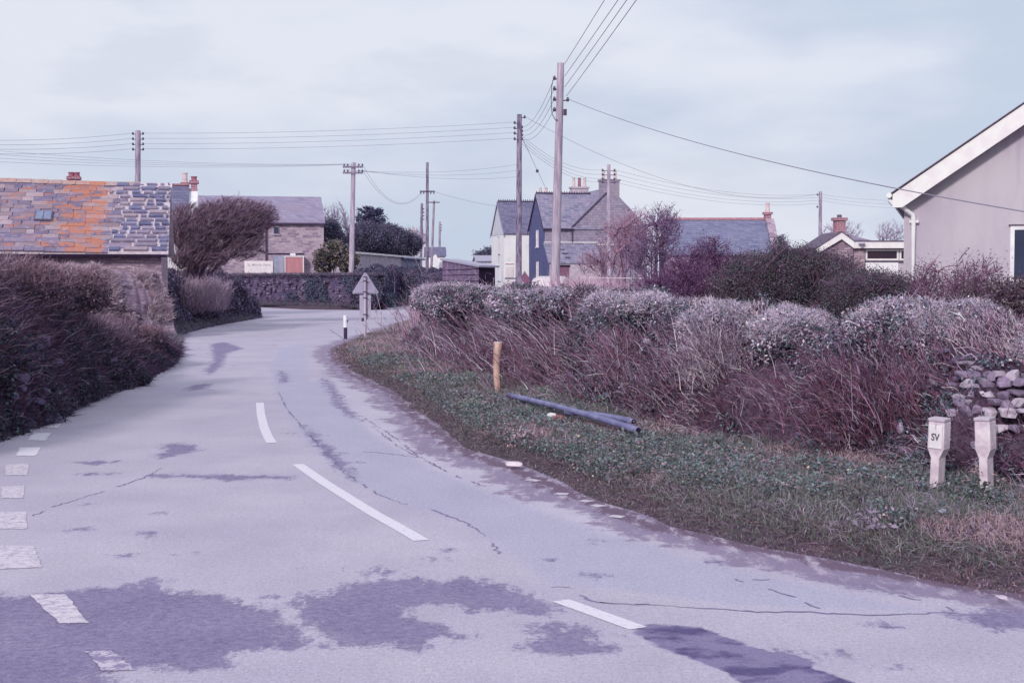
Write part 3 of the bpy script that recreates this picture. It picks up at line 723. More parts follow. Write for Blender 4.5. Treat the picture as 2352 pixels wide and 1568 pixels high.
# ---- leafy mounds spilling over the bank top: each a plant of its own
mounds = [(1050,696,23.5,110,44,0.8,'grassy dry mound at the far end of the hedge bank nearest the road sign'),
 (1230,698,19.3,100,44,0.8,'low scrubby mound on the bank top below the tall leaning pole'),
 (1450,706,15.6,100,46,0.75,'pale dry bramble mound on the bank top below the bare pinkish bush'),
 (1640,738,13.7,75,46,0.55,'small tufted mound on the bank top behind the pale fan of reedy stems'),
 (1820,758,12.9,112,66,0.6,'rounded grey leafy mound between the fan of stems and the largest mound'),
 (2150,775,11.5,215,102,0.8,'largest dark leafy bramble mound on the bank above the white marker posts'),
 (2400,830,10.6,110,80,0.7,'leafy bramble mound at the right edge of the picture above the dry-stone gap')]
for i, (u, v, D, ru, rv, ry, lab) in enumerate(mounds):
    e = ell(u, v, D, ru, rv, ry); T = thing('bramble_mound', lab, 'bush', (e[0], e[1], e[2] - e[5] * 0.8), 0, 'leafy mounds along the hedge bank top')
    rr = random.Random(40 + i); sub = [(e[0] + rr.uniform(-0.62, 0.62) * e[3], e[1] + rr.uniform(-0.3, 0.3) * e[4], e[2] + rr.uniform(-0.45, 0.22) * e[5], e[3] * rr.uniform(0.38, 0.62), e[4] * rr.uniform(0.5, 0.8), e[5] * rr.uniform(0.5, 0.85)) for _ in range(9)]
    gs, tips = grow([(e[0] + k*0.1, e[1], e[2] - e[5]*0.8) for k in (-1, 0, 1)], sub, 10, 110, 900, 1200, (0.012, 0.006, 0.003, 0.002), c_plum, shell=0.35, tipcol=c_mauve, lean=(-0.05, 0, 0.35))
    build('stems', gs, M['twig'], T, True)
    dens = int(ru * rv / 4.5)
    lg = leaf_cloud(sub, dens, 9, (0.045, 0.045, 0.03), 0.034 if D < 17 else 0.045, [c_teal, c_dgreen, c_grey, c_plum, c_mauve, c_green, c_dry], 0.6, 0.14, 0.3)
    build('leaves', lg, M['leaf'], T, True)
    n = int(ru * rv * 2.6); idx = RNG.integers(0, len(sub), n); E = np.array(sub)[idx]; dcap = unit(RNG.normal(size=(n, 3))); dcap[:, 2] = abs(dcap[:, 2]); dcap = unit(dcap)
    p = E[:, :3] + dcap * E[:, 3:] * RNG.uniform(0.85, 1.05, n)[:, None]
    wt = RNG.random(n) < np.clip(0.1 + dcap[:, 2] * 0.9 + 0.9 * sinoise(p, 4, 60 + i), 0.0, 1); p = p[wt]; dc = dcap[wt]; n = len(p)
    gb = blades(p, dc * 0.6 + RNG.normal(0, 0.6, (n, 3)) + (-0.1, 0, 0.5), RNG.uniform(0.03, 0.10, n), RNG.uniform(0.004, 0.008, n) * (D / 13), cvar(c_dry, n, 0.2, c_grey, 0.4), 0.9)
    build('dry_grass', gb, M['blade'], T, True)

# ---- fans of reedy stems
def spray(name, lab, u, v, D, mean, spread, n, L, r=0.004, cols=(c_red, c_mauve, c_straw), w=0.12, curl=0.25, group='fans of dry reedy stems'):
    b0 = at(u, v, D); T = thing(name, lab, 'stems', b0, 0, group)
    P0 = b0 + RNG.normal(0, 1, (n, 3)) * (w * 1.25, w * 0.5, w * 0.9)
    n = int(n * 0.95); r = r * 0.72; spread = spread * 0.75; P0 = b0 + RNG.normal(0, 1, (n, 3)) * (w * 1.1, w * 0.4, w * 0.7); d = unit(np.array(mean) + RNG.normal(0, spread, (n, 3)) * (1, 0.5, 0.8)); L_ = RNG.uniform(0.35, 1.0, n)[:, None] * L * 0.66; n_all = n
    P1 = P0 + d * L_ + np.array((-0.10, -0.02, -curl * 0.5)) * L_ * RNG.random((n, 1)) + RNG.normal(0, 0.05, (n, 3)) * L_
    Cc = P0 + d * L_ * 0.5 + np.array((0, 0, 0.14)) * L_
    k = RNG.choice(len(cols), n, p=np.array([0.55, 0.37, 0.08])[:len(cols)]); cc = np.array(cols)[k] * np.exp(RNG.normal(-0.12, 0.45, (n, 1)))  # tone spread puts the fan's shadows and bright tips into colour
    g, pts = stems(P0, Cc, P1, RNG.uniform(0.7, 1.3, n) * r, r * 0.5, 5, np.clip(cc, 0.01, 0.9))
    build('stems', g, M['twig'], T, True)
    m2 = n * 4; j = RNG.integers(0, n, m2); a = RNG.integers(1, 6, m2); pp = pts[j, a]
    dd2 = d[j] + RNG.normal(0, 0.35, (m2, 3))
    build('side_shoots', blades(pp, dd2, RNG.uniform(0.05, 0.16, m2), r * 1.4, cvar(c_mauve, m2, 0.2, c_red, 0.4), 0.6), M['blade'], T, True)
spray('reed_fan', 'wide pale fan of reedy stems standing up between two rounded mounds on the bank', 1650, 858, 12.8, (-0.25, -0.15, 1), 0.6, 760, 0.66, 0.0040, (c_mauve, c_straw, c_red))
spray('reed_fan', 'reddish fan of stems on the bank below the bare pinkish bush', 1440, 845, 15.0, (-0.3, -0.15, 1), 0.6, 620, 0.62, 0.0042)
spray('reed_fan', 'large sweeping fan of long red-brown stems left of the white marker posts', 1980, 955, 11.1, (-0.7, -0.3, 0.75), 0.5, 700, 0.72, 0.004, (c_red, c_plum, c_straw), 0.2)
spray('reed_fan', 'dense red-brown stems standing behind and above the two white marker posts', 2110, 930, 10.8, (-0.45, -0.2, 1), 0.33, 620, 0.62, 0.004, (c_red, c_plum, c_mauve), 0.3)
spray('reed_fan', 'stems leaning left above the leaning wooden post stump', 1270, 855, 18.2, (-0.8, -0.15, 0.9), 0.4, 650, 0.85, 0.0048, (c_red, c_mauve, c_straw), 0.4)
spray('reed_fan', 'stems leaning left on the bank between the wooden stump and the road sign', 1120, 825, 21.4, (-0.7, -0.15, 1), 0.4, 560, 0.9, 0.0055, (c_mauve, c_red, c_straw), 0.45)
spray('reed_fan', 'small fan of stems low on the bank below the grey leafy mound', 1830, 940, 12.0, (-0.5, -0.3, 0.8), 0.5, 260, 0.42, 0.004, (c_red, c_mauve, c_straw), 0.2)
spray('reed_fan', 'upright mauve stems at the left end of the bank facing the road sign', 1010, 770, 25.0, (-0.3, -0.2, 1), 0.4, 420, 0.8, 0.006, (c_mauve, c_red, c_straw), 0.5)
spray('reed_fan', 'thin reddish stems on the bank between the two widest fans', 1540, 880, 13.8, (-0.5, -0.2, 0.9), 0.45, 420, 0.5, 0.004, (c_red, c_mauve, c_straw), 0.35)
spray('reed_fan', 'low dry stems on the bank face directly behind the blue-grey pipes', 1360, 900, 16.2, (-0.6, -0.2, 0.7), 0.5, 420, 0.5, 0.0045, (c_red, c_mauve, c_straw), 0.45)
spray('reed_fan', 'dark stems hanging at the foot of the bank right of the marker posts', 2440, 1080, 9.7, (-0.4, -0.3, 0.7), 0.6, 300, 0.4, 0.004, (c_plum, c_red, c_mauve), 0.3)

# ---- dry-stone courses showing through
T = thing('dry_stone_wall', 'short stretch of pale dry-stone wall showing through the bank above the right marker post', 'stone wall', at(2290, 1080, 10.2) * (1, 1, 0))
g = Geo()
for row, v in enumerate((862, 880, 906, 925, 945, 985, 1020, 1060)):
    u = 2195 + (row % 3) * 12 + (30 if row > 4 else 0)
    while u < 2520:
        w = random.uniform(16, 46); D = 10.30 - (u - 2200) * 0.0026 - row * 0.045
        if not (row in (2,) and random.random() < 0.4):
            q_ = at(u + w/2, v + random.uniform(-4, 4), D)
            stone(g, q_, w * D / F * 0.52, 0.08, 0.024 + random.random() * 0.022, random.uniform(-0.2, 0.2), S(178,168,182,1.1) if random.random() < 0.5 else S(132,118,142,1.1))
        u += w + random.uniform(0, 5)
build('stonework', g, M['stones'], T, True)

# ------------------------------------------------------------------ verge grass (right)
def inroad(P): return poly_sd(P, road)
def scatter_ground(n, x0, x1, y0, y1, cond):
    P = np.column_stack([RNG.uniform(x0, x1, n), y0 * (y1 / y0) ** RNG.random(n)])
    zz, d = ground_z(P); k = cond(P, d); return np.column_stack([P[k], zz[k]]), d[k]
bankline = rb.P[:, 0, :2]
bl_poly = np.concatenate([bankline[::1], rightline[::-1] if False else rightline])
vp = np.concatenate([bankline, rightline[3:][:, :] if False else rightline])
# verge polygon: bank foot from far to near, then road edge near to far
verge_poly = np.concatenate([bankline + (0.0, 0.25), [(9.5, 9.0), (9.5, 5.6)], rightline[1:]])
_o = np.argsort(rightline[:, 1]); _rx, _ry = rightline[_o, 0], rightline[_o, 1]; _b = bankline[np.argsort(bankline[:, 1])]
def scatter_verge(n, cond, ymax=60):
    y = 6 * (ymax / 6) ** RNG.random(n); a = np.interp(y, _ry, _rx) - 0.3; b_ = np.interp(y, _b[:, 1], _b[:, 0]) + 0.35
    b_ = np.where(y > 29, a + 5, np.maximum(b_, a + 0.8)); a = np.where(y > 29, a - 1.5, a)
    w_ = (b_ - a); k = RNG.random(n) < w_ / 6.5; y, a, b_ = y[k], a[k], b_[k]
    P = np.column_stack([a + (b_ - a) * RNG.random(len(y)), y]); zz, d = ground_z(P); k = cond(P, d)
    return np.column_stack([P[k], zz[k]]), d[k]
def cverge(P, d): return (poly_sd(P, verge_poly) > -0.1) & (d > 0.0)
P, d = scatter_verge(480000, cverge)
n = len(P); print('verge blades', n)
pn = sinoise(P[:, :2], 1.1, 71); pn2 = sinoise(P[:, :2], 3.3, 72)
near_edge = d < 0.35 + 0.15 * pn2
keep = ~(near_edge & (RNG.random(n) < 0.15)); P, d, pn, pn2, near_edge = P[keep], d[keep], pn[keep], pn2[keep], near_edge[keep]; n = len(P)
far = P[:, 1] > 26
dry = ((pn + 0.6*pn2 > 0.25) | (far & (RNG.random(n) < 0.75)))
cl = np.where(dry[:, None], np.array(S(150,130,136,K)), np.array(S(112,116,114,K))); cl = np.where((RNG.random(n) < 0.22)[:, None], np.array(c_mauve), cl)
cl = np.where((near_edge & (RNG.random(n) < 0.6))[:, None], np.array(S(104,88,104,K)), cl)
cl = np.clip(cl * (1 + RNG.normal(0, 0.2, (n, 1))), 0.01, 0.9)
L = RNG.uniform(0.03, 0.10, n) * (1 + 0.5 * sm(d / 1.5)) * np.where(near_edge, 0.5, 1) * np.where(far, 1.5, 1)
g = blades(P - (0, 0, 0.01), RNG.normal(0, 0.55, (n, 3)) + (-0.1, 0, 0.9), L, RNG.uniform(0.004, 0.007, n) * (1 + np.maximum(0, P[:, 1] - 9) * 0.06), cl, 0.9)
P, d = scatter_verge(420000, lambda P, d: (d > -0.03) & (d < 0.55) & (poly_sd(P, verge_poly) > -0.5)); n = len(P)
g.merge(blades(P - (0, 0, 0.01), RNG.normal(0, 0.6, (n, 3)) + (-0.3, -0.1, 0.7), RNG.uniform(0.02, 0.07, n) * (0.5 + 1.2 * sm(d / 0.4)), RNG.uniform(0.004, 0.007, n) * (1 + np.maximum(0, P[:, 1] - 9) * 0.06), cvar(S(108,92,102,K), n, 0.3, S(104,104,106,K), 0.45), 0.9))
set_props(build('verge_grass', g, M['blade']), 'short mixed green and dry grass covering the right verge between road and hedge bank', 'grass', kind='stuff')
P, d = scatter_verge(360000, lambda P, d: cverge(P, d) & (poly_sd(P, verge_poly) > 0.3) & (d > 0.22) & (sinoise(P, 1.3, 81) + 0.9*sinoise(P, 5.0, 82) > -0.05), 40)
n = len(P); print('verge leaves', n)
cl = cvar(S(104,118,122,K), n, 0.28, S(84,92,96,K), 0.4); m_ = RNG.random(n) < 0.12; cl[m_] = cvar(S(146,120,136,K), m_.sum()); m_ = RNG.random(n) < 0.012; cl[m_] = cvar(S(186,170,158,K), m_.sum())
g = leaves(P + np.column_stack([np.zeros((n, 2)), RNG.uniform(0.01, 0.085, n)]), RNG.normal(0, 0.5, (n, 3)) + (0, -0.15, 1), RNG.uniform(0.014, 0.032, n) * (1 + np.maximum(0, P[:, 1] - 11) * 0.03), cl, 0.8)
P, d = scatter_verge(900, lambda P, d: cverge(P, d) & (d > 0.3), 30); ck = RNG.random(len(P)) < 0.3; P = P[ck]; q = np.repeat(P, 45, 0); n = len(q); print('weed clumps', len(P))
q = q + RNG.normal(0, 1, (n, 3)) * (0.07, 0.07, 0.0) + np.column_stack([np.zeros((n, 2)), RNG.uniform(0.03, 0.15, n)])
g.merge(leaves(q, RNG.normal(0, 0.6, (n, 3)) + (0, -0.2, 1), RNG.uniform(0.025, 0.055, n), np.repeat(cvar(S(98,112,112,K), len(P), 0.25, S(124,112,122,K), 0.3), 45, 0) * (1 + RNG.normal(0, 0.15, (n, 1))), 0.55))
set_props(build('verge_weeds', g, M['leaf']), 'low teal-green weeds and ivy leaves spread over the right verge', 'weeds', kind='stuff')

# ------------------------------------------------------------------ left hedge
lh = Bank([(-420,1110,600),(-150,1040,600),(20,990,622),(100,965,622),(180,930,632),(228,910,640),(262,897,690),(300,880,722),(350,855,756),(390,833,780),(412,805,798)], 2.0, 0.05, 0.18, 380, 34, 0.97, 9)
T = thing('roadside_hedge', 'tall dark overgrown hedge bank along the left edge of the road in the foreground', 'hedge', (lh.P[150,0,0], lh.P[150,0,1], 0))
build('earth_core', lh.core(), M['earth'], T, True, smooth=True)
p, N, tv, sv = lh.sample(700, 0.02, 0.36); g = Geo(); kp = clumpy(p, 2.0, 22, 0.25)
for q_ in p[kp][:260]:
    s_ = random.uniform(0.05, 0.12); stone(g, q_, s_, s_*0.8, s_*random.uniform(0.5, 0.9), random.uniform(0, 3), S(112,104,132,1.1))
build('stonework', g, M['stones'], T, True)
p, N, tv, sv = lh.sample(80000, 0.0, 0.6); kp = sinoise(p, 1.4, 33) + 0.5 * sinoise(p, 4, 35) > -0.2 + (tv - 0.3); p, N, tv = p[kp], N[kp], tv[kp]; n = len(p)
cl = cvar(S(64,78,84,K), n, 0.28, S(92,106,108,K), 0.2); m_ = RNG.random(n) < 0.35; cl[m_] = cvar(S(60,46,74,K), m_.sum())
build('ivy_leaves', leaves(p + N * RNG.uniform(0, 0.12, n)[:, None], N + RNG.normal(size=(n, 3)) * 0.6 + (0, 0, 0.3), RNG.uniform(0.03, 0.06, n), cl, 0.8), M['leaf'], T, True)
p, N, tv, sv = lh.sample(42000, 0.0, 0.7); n = len(p)
dr = N * 0.8 + np.array((0.5, -0.1, 0.55)) + RNG.normal(0, 0.45, (n, 3)); dr[:, 2] += tv * 1.2
k = RNG.random(n) + (tv - 0.3) * 0.8
cl = np.where((k > 0.75)[:, None], np.array(S(140,122,136,K)), np.array(S(84,60,80,K))); cl = np.where((k < 0.3)[:, None], np.array(S(70,64,90,K)), cl)
cl = np.clip(cl * (1 + RNG.normal(0, 0.22, (n, 1))), 0.01, 0.9)
build('dry_stems', blades(p, dr, RNG.uniform(0.10, 0.34, n) * (0.8 + tv), RNG.uniform(0.006, 0.011, n) * (1 + np.maximum(0, p[:, 1] - 16) * 0.03), cl, 0.7), M['blade'], T, True)

for (u, v, D, ru, rv, lab) in [(70, 650, 17.2, 110, 58, 'reddish twiggy scrub on the hedge top at the left edge of the picture'), (190, 660, 19.5, 62, 46, 'darker red scrub on the hedge top in front of the orange lichened roof'), (345, 770, 25.5, 36, 24, 'plum-coloured scrub where the left hedge slopes down towards the road')]:
    e = ell(u, v, D, ru, rv, 0.6); T = thing('twiggy_scrub', lab, 'bush', (e[0], e[1], e[2] - e[5] * 0.9), 0, 'twiggy scrub growing from the left hedge')
    gs, _ = grow([(e[0] + k, e[1], e[2] - e[5]) for k in (-0.4, -0.2, 0, 0.2, 0.4)], [e], 30, 260, 2400, 0, (0.01, 0.006, 0.0035), S(98,74,90,K), lean=(0.2, 0, 0.7), shell=0.6, tipcol=S(126,104,118,K))
    build('stems', gs, M['twig'], T, True)
    build('leaves', leaf_cloud([(e[0], e[1], e[2]-0.1, e[3]*0.95, e[4], e[5]*0.85)], 420, 9, (0.05,)*3, 0.04, [S(80,62,82,K), S(68,66,82,K), S(112,94,108,K)], 0.4, 0.4), M['leaf'], T, True)

# grass at left road edge
leftpoly = np.concatenate([leftline, lh.P[::-1, 2, :2][::-1] if False else lh.P[:, 3, :2]])
P, d = scatter_ground(160000, -13, -4, 12, 60, lambda P, d: (d > -0.02) & (d < 0.75) & (line_d(P, leftline) < 0.8))
n = len(P); print('left edge', n)
cl = cvar(S(92,84,104,K), n, 0.22, S(78,84,96,K), 0.4)
g = blades(P - (0, 0, 0.01), RNG.normal(0, 0.5, (n, 3)) + (0.3, 0, 0.8), RNG.uniform(0.05, 0.16, n), RNG.uniform(0.006, 0.01, n) * (1 + np.maximum(0, P[:, 1] - 16) * 0.04), cl, 0.9)
set_props(build('edge_grass', g, M['blade']), 'rough grass tufts at the foot of the left hedge along the road edge', 'grass', kind='stuff')

# ---- second left hedge and grass slope
h2 = Bank([(360,43,655),(385,44,640),(450,49,630),(520,54,630),(575,58,636),(600,60,664)], 2.4, 0.1, 0.26, 200, 22, 0.95, 14)
T = thing('roadside_hedge', 'dark purple-green hedge beyond the first one on the left, on the bend before the junction', 'hedge', (h2.P[100,0,0], h2.P[100,0,1], 0))
build('earth_core', h2.core(), M['earth'], T, True, smooth=True)
p, N, tv, sv = h2.sample(60000, 0.0, 0.70); n = len(p)
cl = cvar(S(100,94,116,K), n, 0.28, S(84,70,96,K), 0.45); m_ = RNG.random(n) < 0.10; cl[m_] = cvar(S(150,142,170,K), m_.sum())
build('leaves', leaves(p + N * RNG.uniform(0, 0.25, n)[:, None], N + RNG.normal(size=(n, 3)) * 0.7, RNG.uniform(0.06, 0.11, n), cl), M['leaf'], T, True)
p, N, tv, sv = h2.sample(15000, 0.46, 0.8); kp = sinoise(p, 1.6, 57) + 0.6*sinoise(p, 5, 58) > -0.25; p, N = p[kp], N[kp]; n = len(p)
build('dry_grass', blades(p, N * 0.4 + RNG.normal(0, 0.35, (n, 3)) + (-0.1, 0, 1), RNG.uniform(0.08, 0.32, n) * np.clip(0.55 + 0.9 * sinoise(p, 2.2, 59), 0.2, 1.4), RNG.uniform(0.010, 0.018, n), cvar(S(160,142,158,K), n, 0.15, S(140,118,144,K), 0.4), 0.6), M['blade'], T, True)
P, d = scatter_ground(120000, -14, -7, 34, 66, lambda P, d: (d > 0) & (d < 3.6) & (P[:, 0] > P[:, 1] * -0.27))
n = len(P); print('slope', n)
g = blades(P - (0, 0, 0.01), RNG.normal(0, 0.45, (n, 3)) + (0, 0, 1), RNG.uniform(0.08, 0.24, n), RNG.uniform(0.014, 0.024, n), cvar(S(96,98,112,K), n, 0.2, S(120,108,124,K), 0.4), 0.8)
set_props(build('slope_grass', g, M['blade']), 'grey-green grass strip below the second hedge on the left of the bend', 'grass', kind='stuff')

# ---- overgrown rubble bank in front of the lichened barn
rk = Bank([(20,34.6,608),(100,35.2,606),(200,36,608),(290,36.9,612),(345,37.5,618),(385,38,618),(408,38.2,626),(416,38.3,660)], 1.5, 0.1, 0.12, 180, 22, 0.93, 17)
T = thing('rubble_bank', 'bank of dry pale grass and tumbled stones below the lichened slate roof', 'bank', (rk.P[90,0,0], rk.P[90,0,1], 0))
m, nt, b = newmat('bank_rubble'); co = coords(nt, (1, 1, 2.6))
vo = nt.nodes.new('ShaderNodeTexVoronoi'); vo.inputs['Scale'].default_value = 5; nt.links.new(co, vo.inputs['Vector'])
col = mixc(nt, sstep(nt, vo.outputs['Distance'], 0.25, 0.6), S(162,144,166), S(92,72,100)); nt.links.new(mixc(nt, noise(nt, co, 3), col, S(148,126,148)), b.inputs['Base Color'])
bump(nt, b, vo.outputs['Distance'], 0.8, 0.05); M['bank_rubble'] = m
build('earth_core', rk.core(), M['rubble'], T, True, smooth=True)
g = Geo(); p, N, tv, sv = rk.sample(2400, 0.05, 0.5, 0.2, 0.95); kp = clumpy(p, 1.5, 23, 0.0)
for q_ in p[kp][:900]:
    s_ = random.uniform(0.04, 0.13); stone(g, q_, s_, s_*0.6, s_*random.uniform(0.18, 0.35), random.uniform(-0.4, 0.4), S(160,146,162,1.15) if random.random() < .45 else S(96,78,102,1.15))
build('stonework', g, M['stones'], T, True)
p, N, tv, sv = rk.sample(60000, 0.0, 0.85); kp = sinoise(p * (1, 1, 1.5), 1.3, 51) + 0.4*sinoise(p, 5, 52) > 0.16; p, N, tv = p[kp], N[kp], tv[kp]; n = len(p)
build('dry_grass', blades(p, N * 0.4 + RNG.normal(0, 0.35, (n, 3)) + (0.1, 0, 1), RNG.uniform(0.08, 0.28, n), RNG.uniform(0.008, 0.015, n), cvar(S(186,170,180,K), n, 0.18, S(146,130,146,K), 0.4), 0.7), M['blade'], T, True)

# ------------------------------------------------------------------ far roadside wall and hedge at the junction
fw0, fw1 = at(520, 640, 84.6), at(862, 640, 73.2)
dv = fw1 - fw0; Lw = float(np.hypot(dv[0], dv[1])); rz = math.atan2(dv[1], dv[0])
T = thing('roadside_wall', 'long dark dry-stone wall facing the junction, below the cream name board', 'wall', (fw0[0], fw0[1], 0), rz)
nW = 90; g = Geo(); vv = []; zt = 1.72
for i in range(nW + 1):
    x = Lw * i / nW; top = zt + 0.05 * math.sin(i * 0.9) + random.uniform(-0.04, 0.04) + 0.10 * i / nW
    for (yy, zz) in ((-0.12, -0.1), (0.0, 0.6), (0.08, 1.2), (0.14, top - 0.08), (0.22, top), (0.6, top), (0.7, -0.1)):
        vv.append((x, yy + random.uniform(-0.03, 0.03), zz))
q = [(i*7+j, (i+1)*7+j, (i+1)*7+j+1, i*7+j+1) for i in range(nW) for j in range(6)]
g.add(vv, q); build('wall_face', g, M['wall_dark'], T)
g = Geo()
for k in range(260):
    stone(g, np.array((random.uniform(0.1, Lw), -0.06 + random.uniform(-0.03, 0.05), random.uniform(0.15, 1.6))), random.uniform(0.07, 0.16), 0.08, random.uniform(0.04, 0.08), 0, S(134,124,146,1.1) if random.random() < .25 else S(98,86,112,1.1))
build('stonework', g, M['stones'], T)
n = 9000; P = np.column_stack([RNG.uniform(0, Lw, n), RNG.uniform(-0.25, 0.5, n), np.zeros(n)]); low = RNG.random(n) < 0.45
P[:, 2] = np.where(low, RNG.uniform(0, 0.35, n), zt + 0.05); P[low, 1] = -0.2
build('grass_tufts', blades(P, RNG.normal(0, 0.5, (n, 3)) + (0, -0.2, 0.9), RNG.uniform(0.1, 0.3, n), RNG.uniform(0.02, 0.035, n), cvar(S(100,98,116,K), n, 0.2, S(120,102,124,K), 0.4), 0.8), M['blade'], T)
n = 9000; P = np.column_stack([RNG.uniform(0, Lw, n), RNG.uniform(-0.3, -0.05, n), RNG.uniform(0, 1.7, n)]); kp = sinoise(P * (1, 0, 1), 1.4, 63) > 0.15; P = P[kp]; n = len(P)
build('ivy_leaves', leaves(P, RNG.normal(0, 0.6, (n, 3)) + (0, -1, 0.3), RNG.uniform(0.07, 0.13, n), cvar(S(78,84,104,K), n, 0.25), 0.8), M['leaf'], T)

h3 = Bank([(846,73.4,645),(870,75.6,624),(905,82,624),(940,88,622),(975,93,620),(1010,99,625),(1060,108,625)], 1.3, 0.1, 0.2, 160, 18, 0.98, 27)
T = thing('roadside_hedge', 'blue-green hedge slope right of the junction wall, behind the triangular road sign', 'hedge', (h3.P[80,0,0], h3.P[80,0,1], 0))
build('earth_core', h3.core(), M['earth'], T, True, smooth=True)
p, N, tv, sv = h3.sample(30000, 0, 0.8); n = len(p); low = tv < 0.2 + 0.1 * sinoise(p, 0.6, 3)
cl = cvar(S(92,86,112,K), n, 0.22, S(76,76,100,K), 0.4); cl[low] = cvar(S(96,106,120,K), low.sum())
build('leaves', leaves(p + N * RNG.uniform(0, 0.3, n)[:, None], N + RNG.normal(size=(n, 3)) * 0.7, RNG.uniform(0.10, 0.17, n), cl), M['leaf'], T, True)

n = 9000; P = np.column_stack([RNG.uniform(0, Lw, n), RNG.uniform(-1.0, -0.1, n), np.full(n, 0.12)])
build('foot_grass', blades(P, RNG.normal(0, 0.5, (n, 3)) + (0, -0.2, 0.9), RNG.uniform(0.08, 0.3, n), RNG.uniform(0.02, 0.035, n), cvar(S(92,92,108,K), n, 0.22, S(112,98,116,K), 0.35), 0.8), M['blade'], bpy.data.objects['roadside_wall'])
# ------------------------------------------------------------------ houses
def gable_prism(g, L, W, eave, ridge, x0=0, y0=0, along='x', z0=-0.1):
    if along == 'x': g.prism([(y0, z0), (y0+W, z0), (y0+W, eave), (y0+W/2, ridge), (y0, eave)], 0, x0, x0+L)
    else: g.prism([(x0, z0), (x0+W, z0), (x0+W, eave), (x0+W/2, ridge), (x0, eave)], 1, y0, y0+L)
    return g
def gable_roof(g, L, W, eave, ridge, x0=0, y0=0, along='x', th=0.09, ov=0.15, ove=0.22, lift=0.02):
    s = (ridge - eave) / (W / 2)
    for sg in (-1, 1):
        c = (y0 if along == 'x' else x0) + W / 2
        a = c + sg * (W / 2 + ove); za = eave - s * ove
        poly = [(a, za + lift), (c, ridge + lift), (c, ridge + lift + th * 1.3), (a, za + lift + th)]
        if along == 'x': g.prism(poly, 0, x0 - ov, x0 + L + ov)
        else: g.prism(poly, 1, y0 - ov, y0 + L + ov)
    return g
def chimney(T, x, y, z0, z1, w, d, mat, pots, capmat=None, potmat=None, ph=0.5):
    g = Geo().box(x-w/2, x+w/2, y-d/2, y+d/2, z0, z1 - 0.12); g.box(x-w/2-0.07, x+w/2+0.07, y-d/2-0.07, y+d/2+0.07, z1-0.12, z1)
    o = build('chimney', g, mat, T)
    for i, px in enumerate(pots):
        pg = Geo().cyl((x+px, y, z1), (x+px, y, z1+ph), 0.13, 0.105, 12); pg.cyl((x+px, y, z1+ph), (x+px, y, z1+ph+0.05), 0.13, 0.13, 12)
        pm = potmat[i] if isinstance(potmat, (list, tuple)) else (potmat or M['pot_buff'])
        build('chimney_pot', pg, pm, o)
    return o
def window(T, x0, x1, z0, z1, y=0.0, face='front', pane='glass', frame='white', fw=0.06, sill=True):
    """front faces -y at plane y ; left faces -x at plane x=y"""
    def bx(g, a0, a1, d0, d1, b0, b1):
        if face == 'front': g.box(a0, a1, y - d1, y - d0, b0, b1)
        else: g.box(y - d1, y - d0, a0, a1, b0, b1)
    g = Geo()
    bx(g, x0, x0+fw, -0.02, 0.035, z0, z1); bx(g, x1-fw, x1, -0.02, 0.035, z0, z1)
    bx(g, x0+fw, x1-fw, -0.02, 0.035, z0, z0+fw); bx(g, x0+fw, x1-fw, -0.02, 0.035, z1-fw, z1)
    o = build('window', g, M[frame], T)
    g = Geo(); bx(g, x0+fw, x1-fw, -0.02, 0.012, z0+fw, z1-fw); build('pane', g, M[pane], o)
    if sill:
        g = Geo(); bx(g, x0-0.05, x1+0.05, -0.02, 0.09, z0-0.07, z0-0.002); build('sill', g, M[frame], o)
    return o
RZ = math.radians(12)

# -- barn with the lichened roof
b0 = at(388, 640, 40); LB, WB = 9.0, 6.2
T = thing('stone_barn', 'low rubble barn with orange lichened slates and mortared patch on its roof', 'barn', (b0[0], b0[1], 0), RZ)
eB, rB = 2.50, 4.42
build('wall', gable_prism(Geo(), LB - 0.2, WB, eB, rB, -LB + 0.0, 0), M['rubble'], T)
sl = (rB - eB) / (WB / 2)
g = Geo()
for sg in (0, 1):
    if sg == 0: poly = [(-0.28, eB - sl*0.28 - 0.05), (WB/2, rB - 0.05), (WB/2, rB + 0.004), (-0.28, eB - sl*0.28 + 0.004)]
    else: poly = [(WB + 0.28, eB - sl*0.28 - 0.03), (WB/2, rB - 0.03), (WB/2, rB + 0.03), (WB + 0.28, eB - sl*0.28 + 0.03)]
    g.prism(poly, 0, -LB - 0.1, 0.0)
roofp = build('roof', g, M['mortar'], T)
# individual slates in sagging random courses
m, nt, b = newmat('lichened_slate'); a = nd(nt, 'ShaderNodeAttribute', attribute_name='Col'); tc = nt.nodes.new('ShaderNodeTexCoord')
sep = nt.nodes.new('ShaderNodeSeparateXYZ'); nt.links.new(tc.outputs['Object'], sep.inputs[0])
n1 = noise(nt, coords(nt, (0.7, 1, 2.0)), 2.8, 10, 0.8)
xm = mth(nt, 'MULTIPLY', sstep(nt, sep.outputs[0], -3.6, -2.6), mth(nt, 'SUBTRACT', 1.0, sstep(nt, sep.outputs[0], -1.9, -1.5)))
lich = mth(nt, 'MULTIPLY_ADD', xm, 0.085, n1); lich = mth(nt, 'MULTIPLY_ADD', sstep(nt, sep.outputs[0], -1.9, -1.6), -0.045, lich)
lf = sstep(nt, lich, 0.54, 0.60)
on = noise(nt, tc.outputs['Object'], 14, 5)
orange = mixc(nt, on, S(164,100,84), S(196,136,108))
col = mixc(nt, 1.0, a.outputs['Color'], mth(nt, 'MULTIPLY_ADD', noise(nt, tc.outputs['Object'], 8, 5), 0.6, 0.7), 'MULTIPLY')
pal = sstep(nt, noise(nt, coords(nt, (1, 1.3, 1)), 4.1, 6), 0.56, 0.64); col = mixc(nt, mth(nt, 'MULTIPLY', pal, 0.35), col, S(182,170,184))
col = mixc(nt, mth(nt, 'MULTIPLY', lf, 0.88), col, orange)
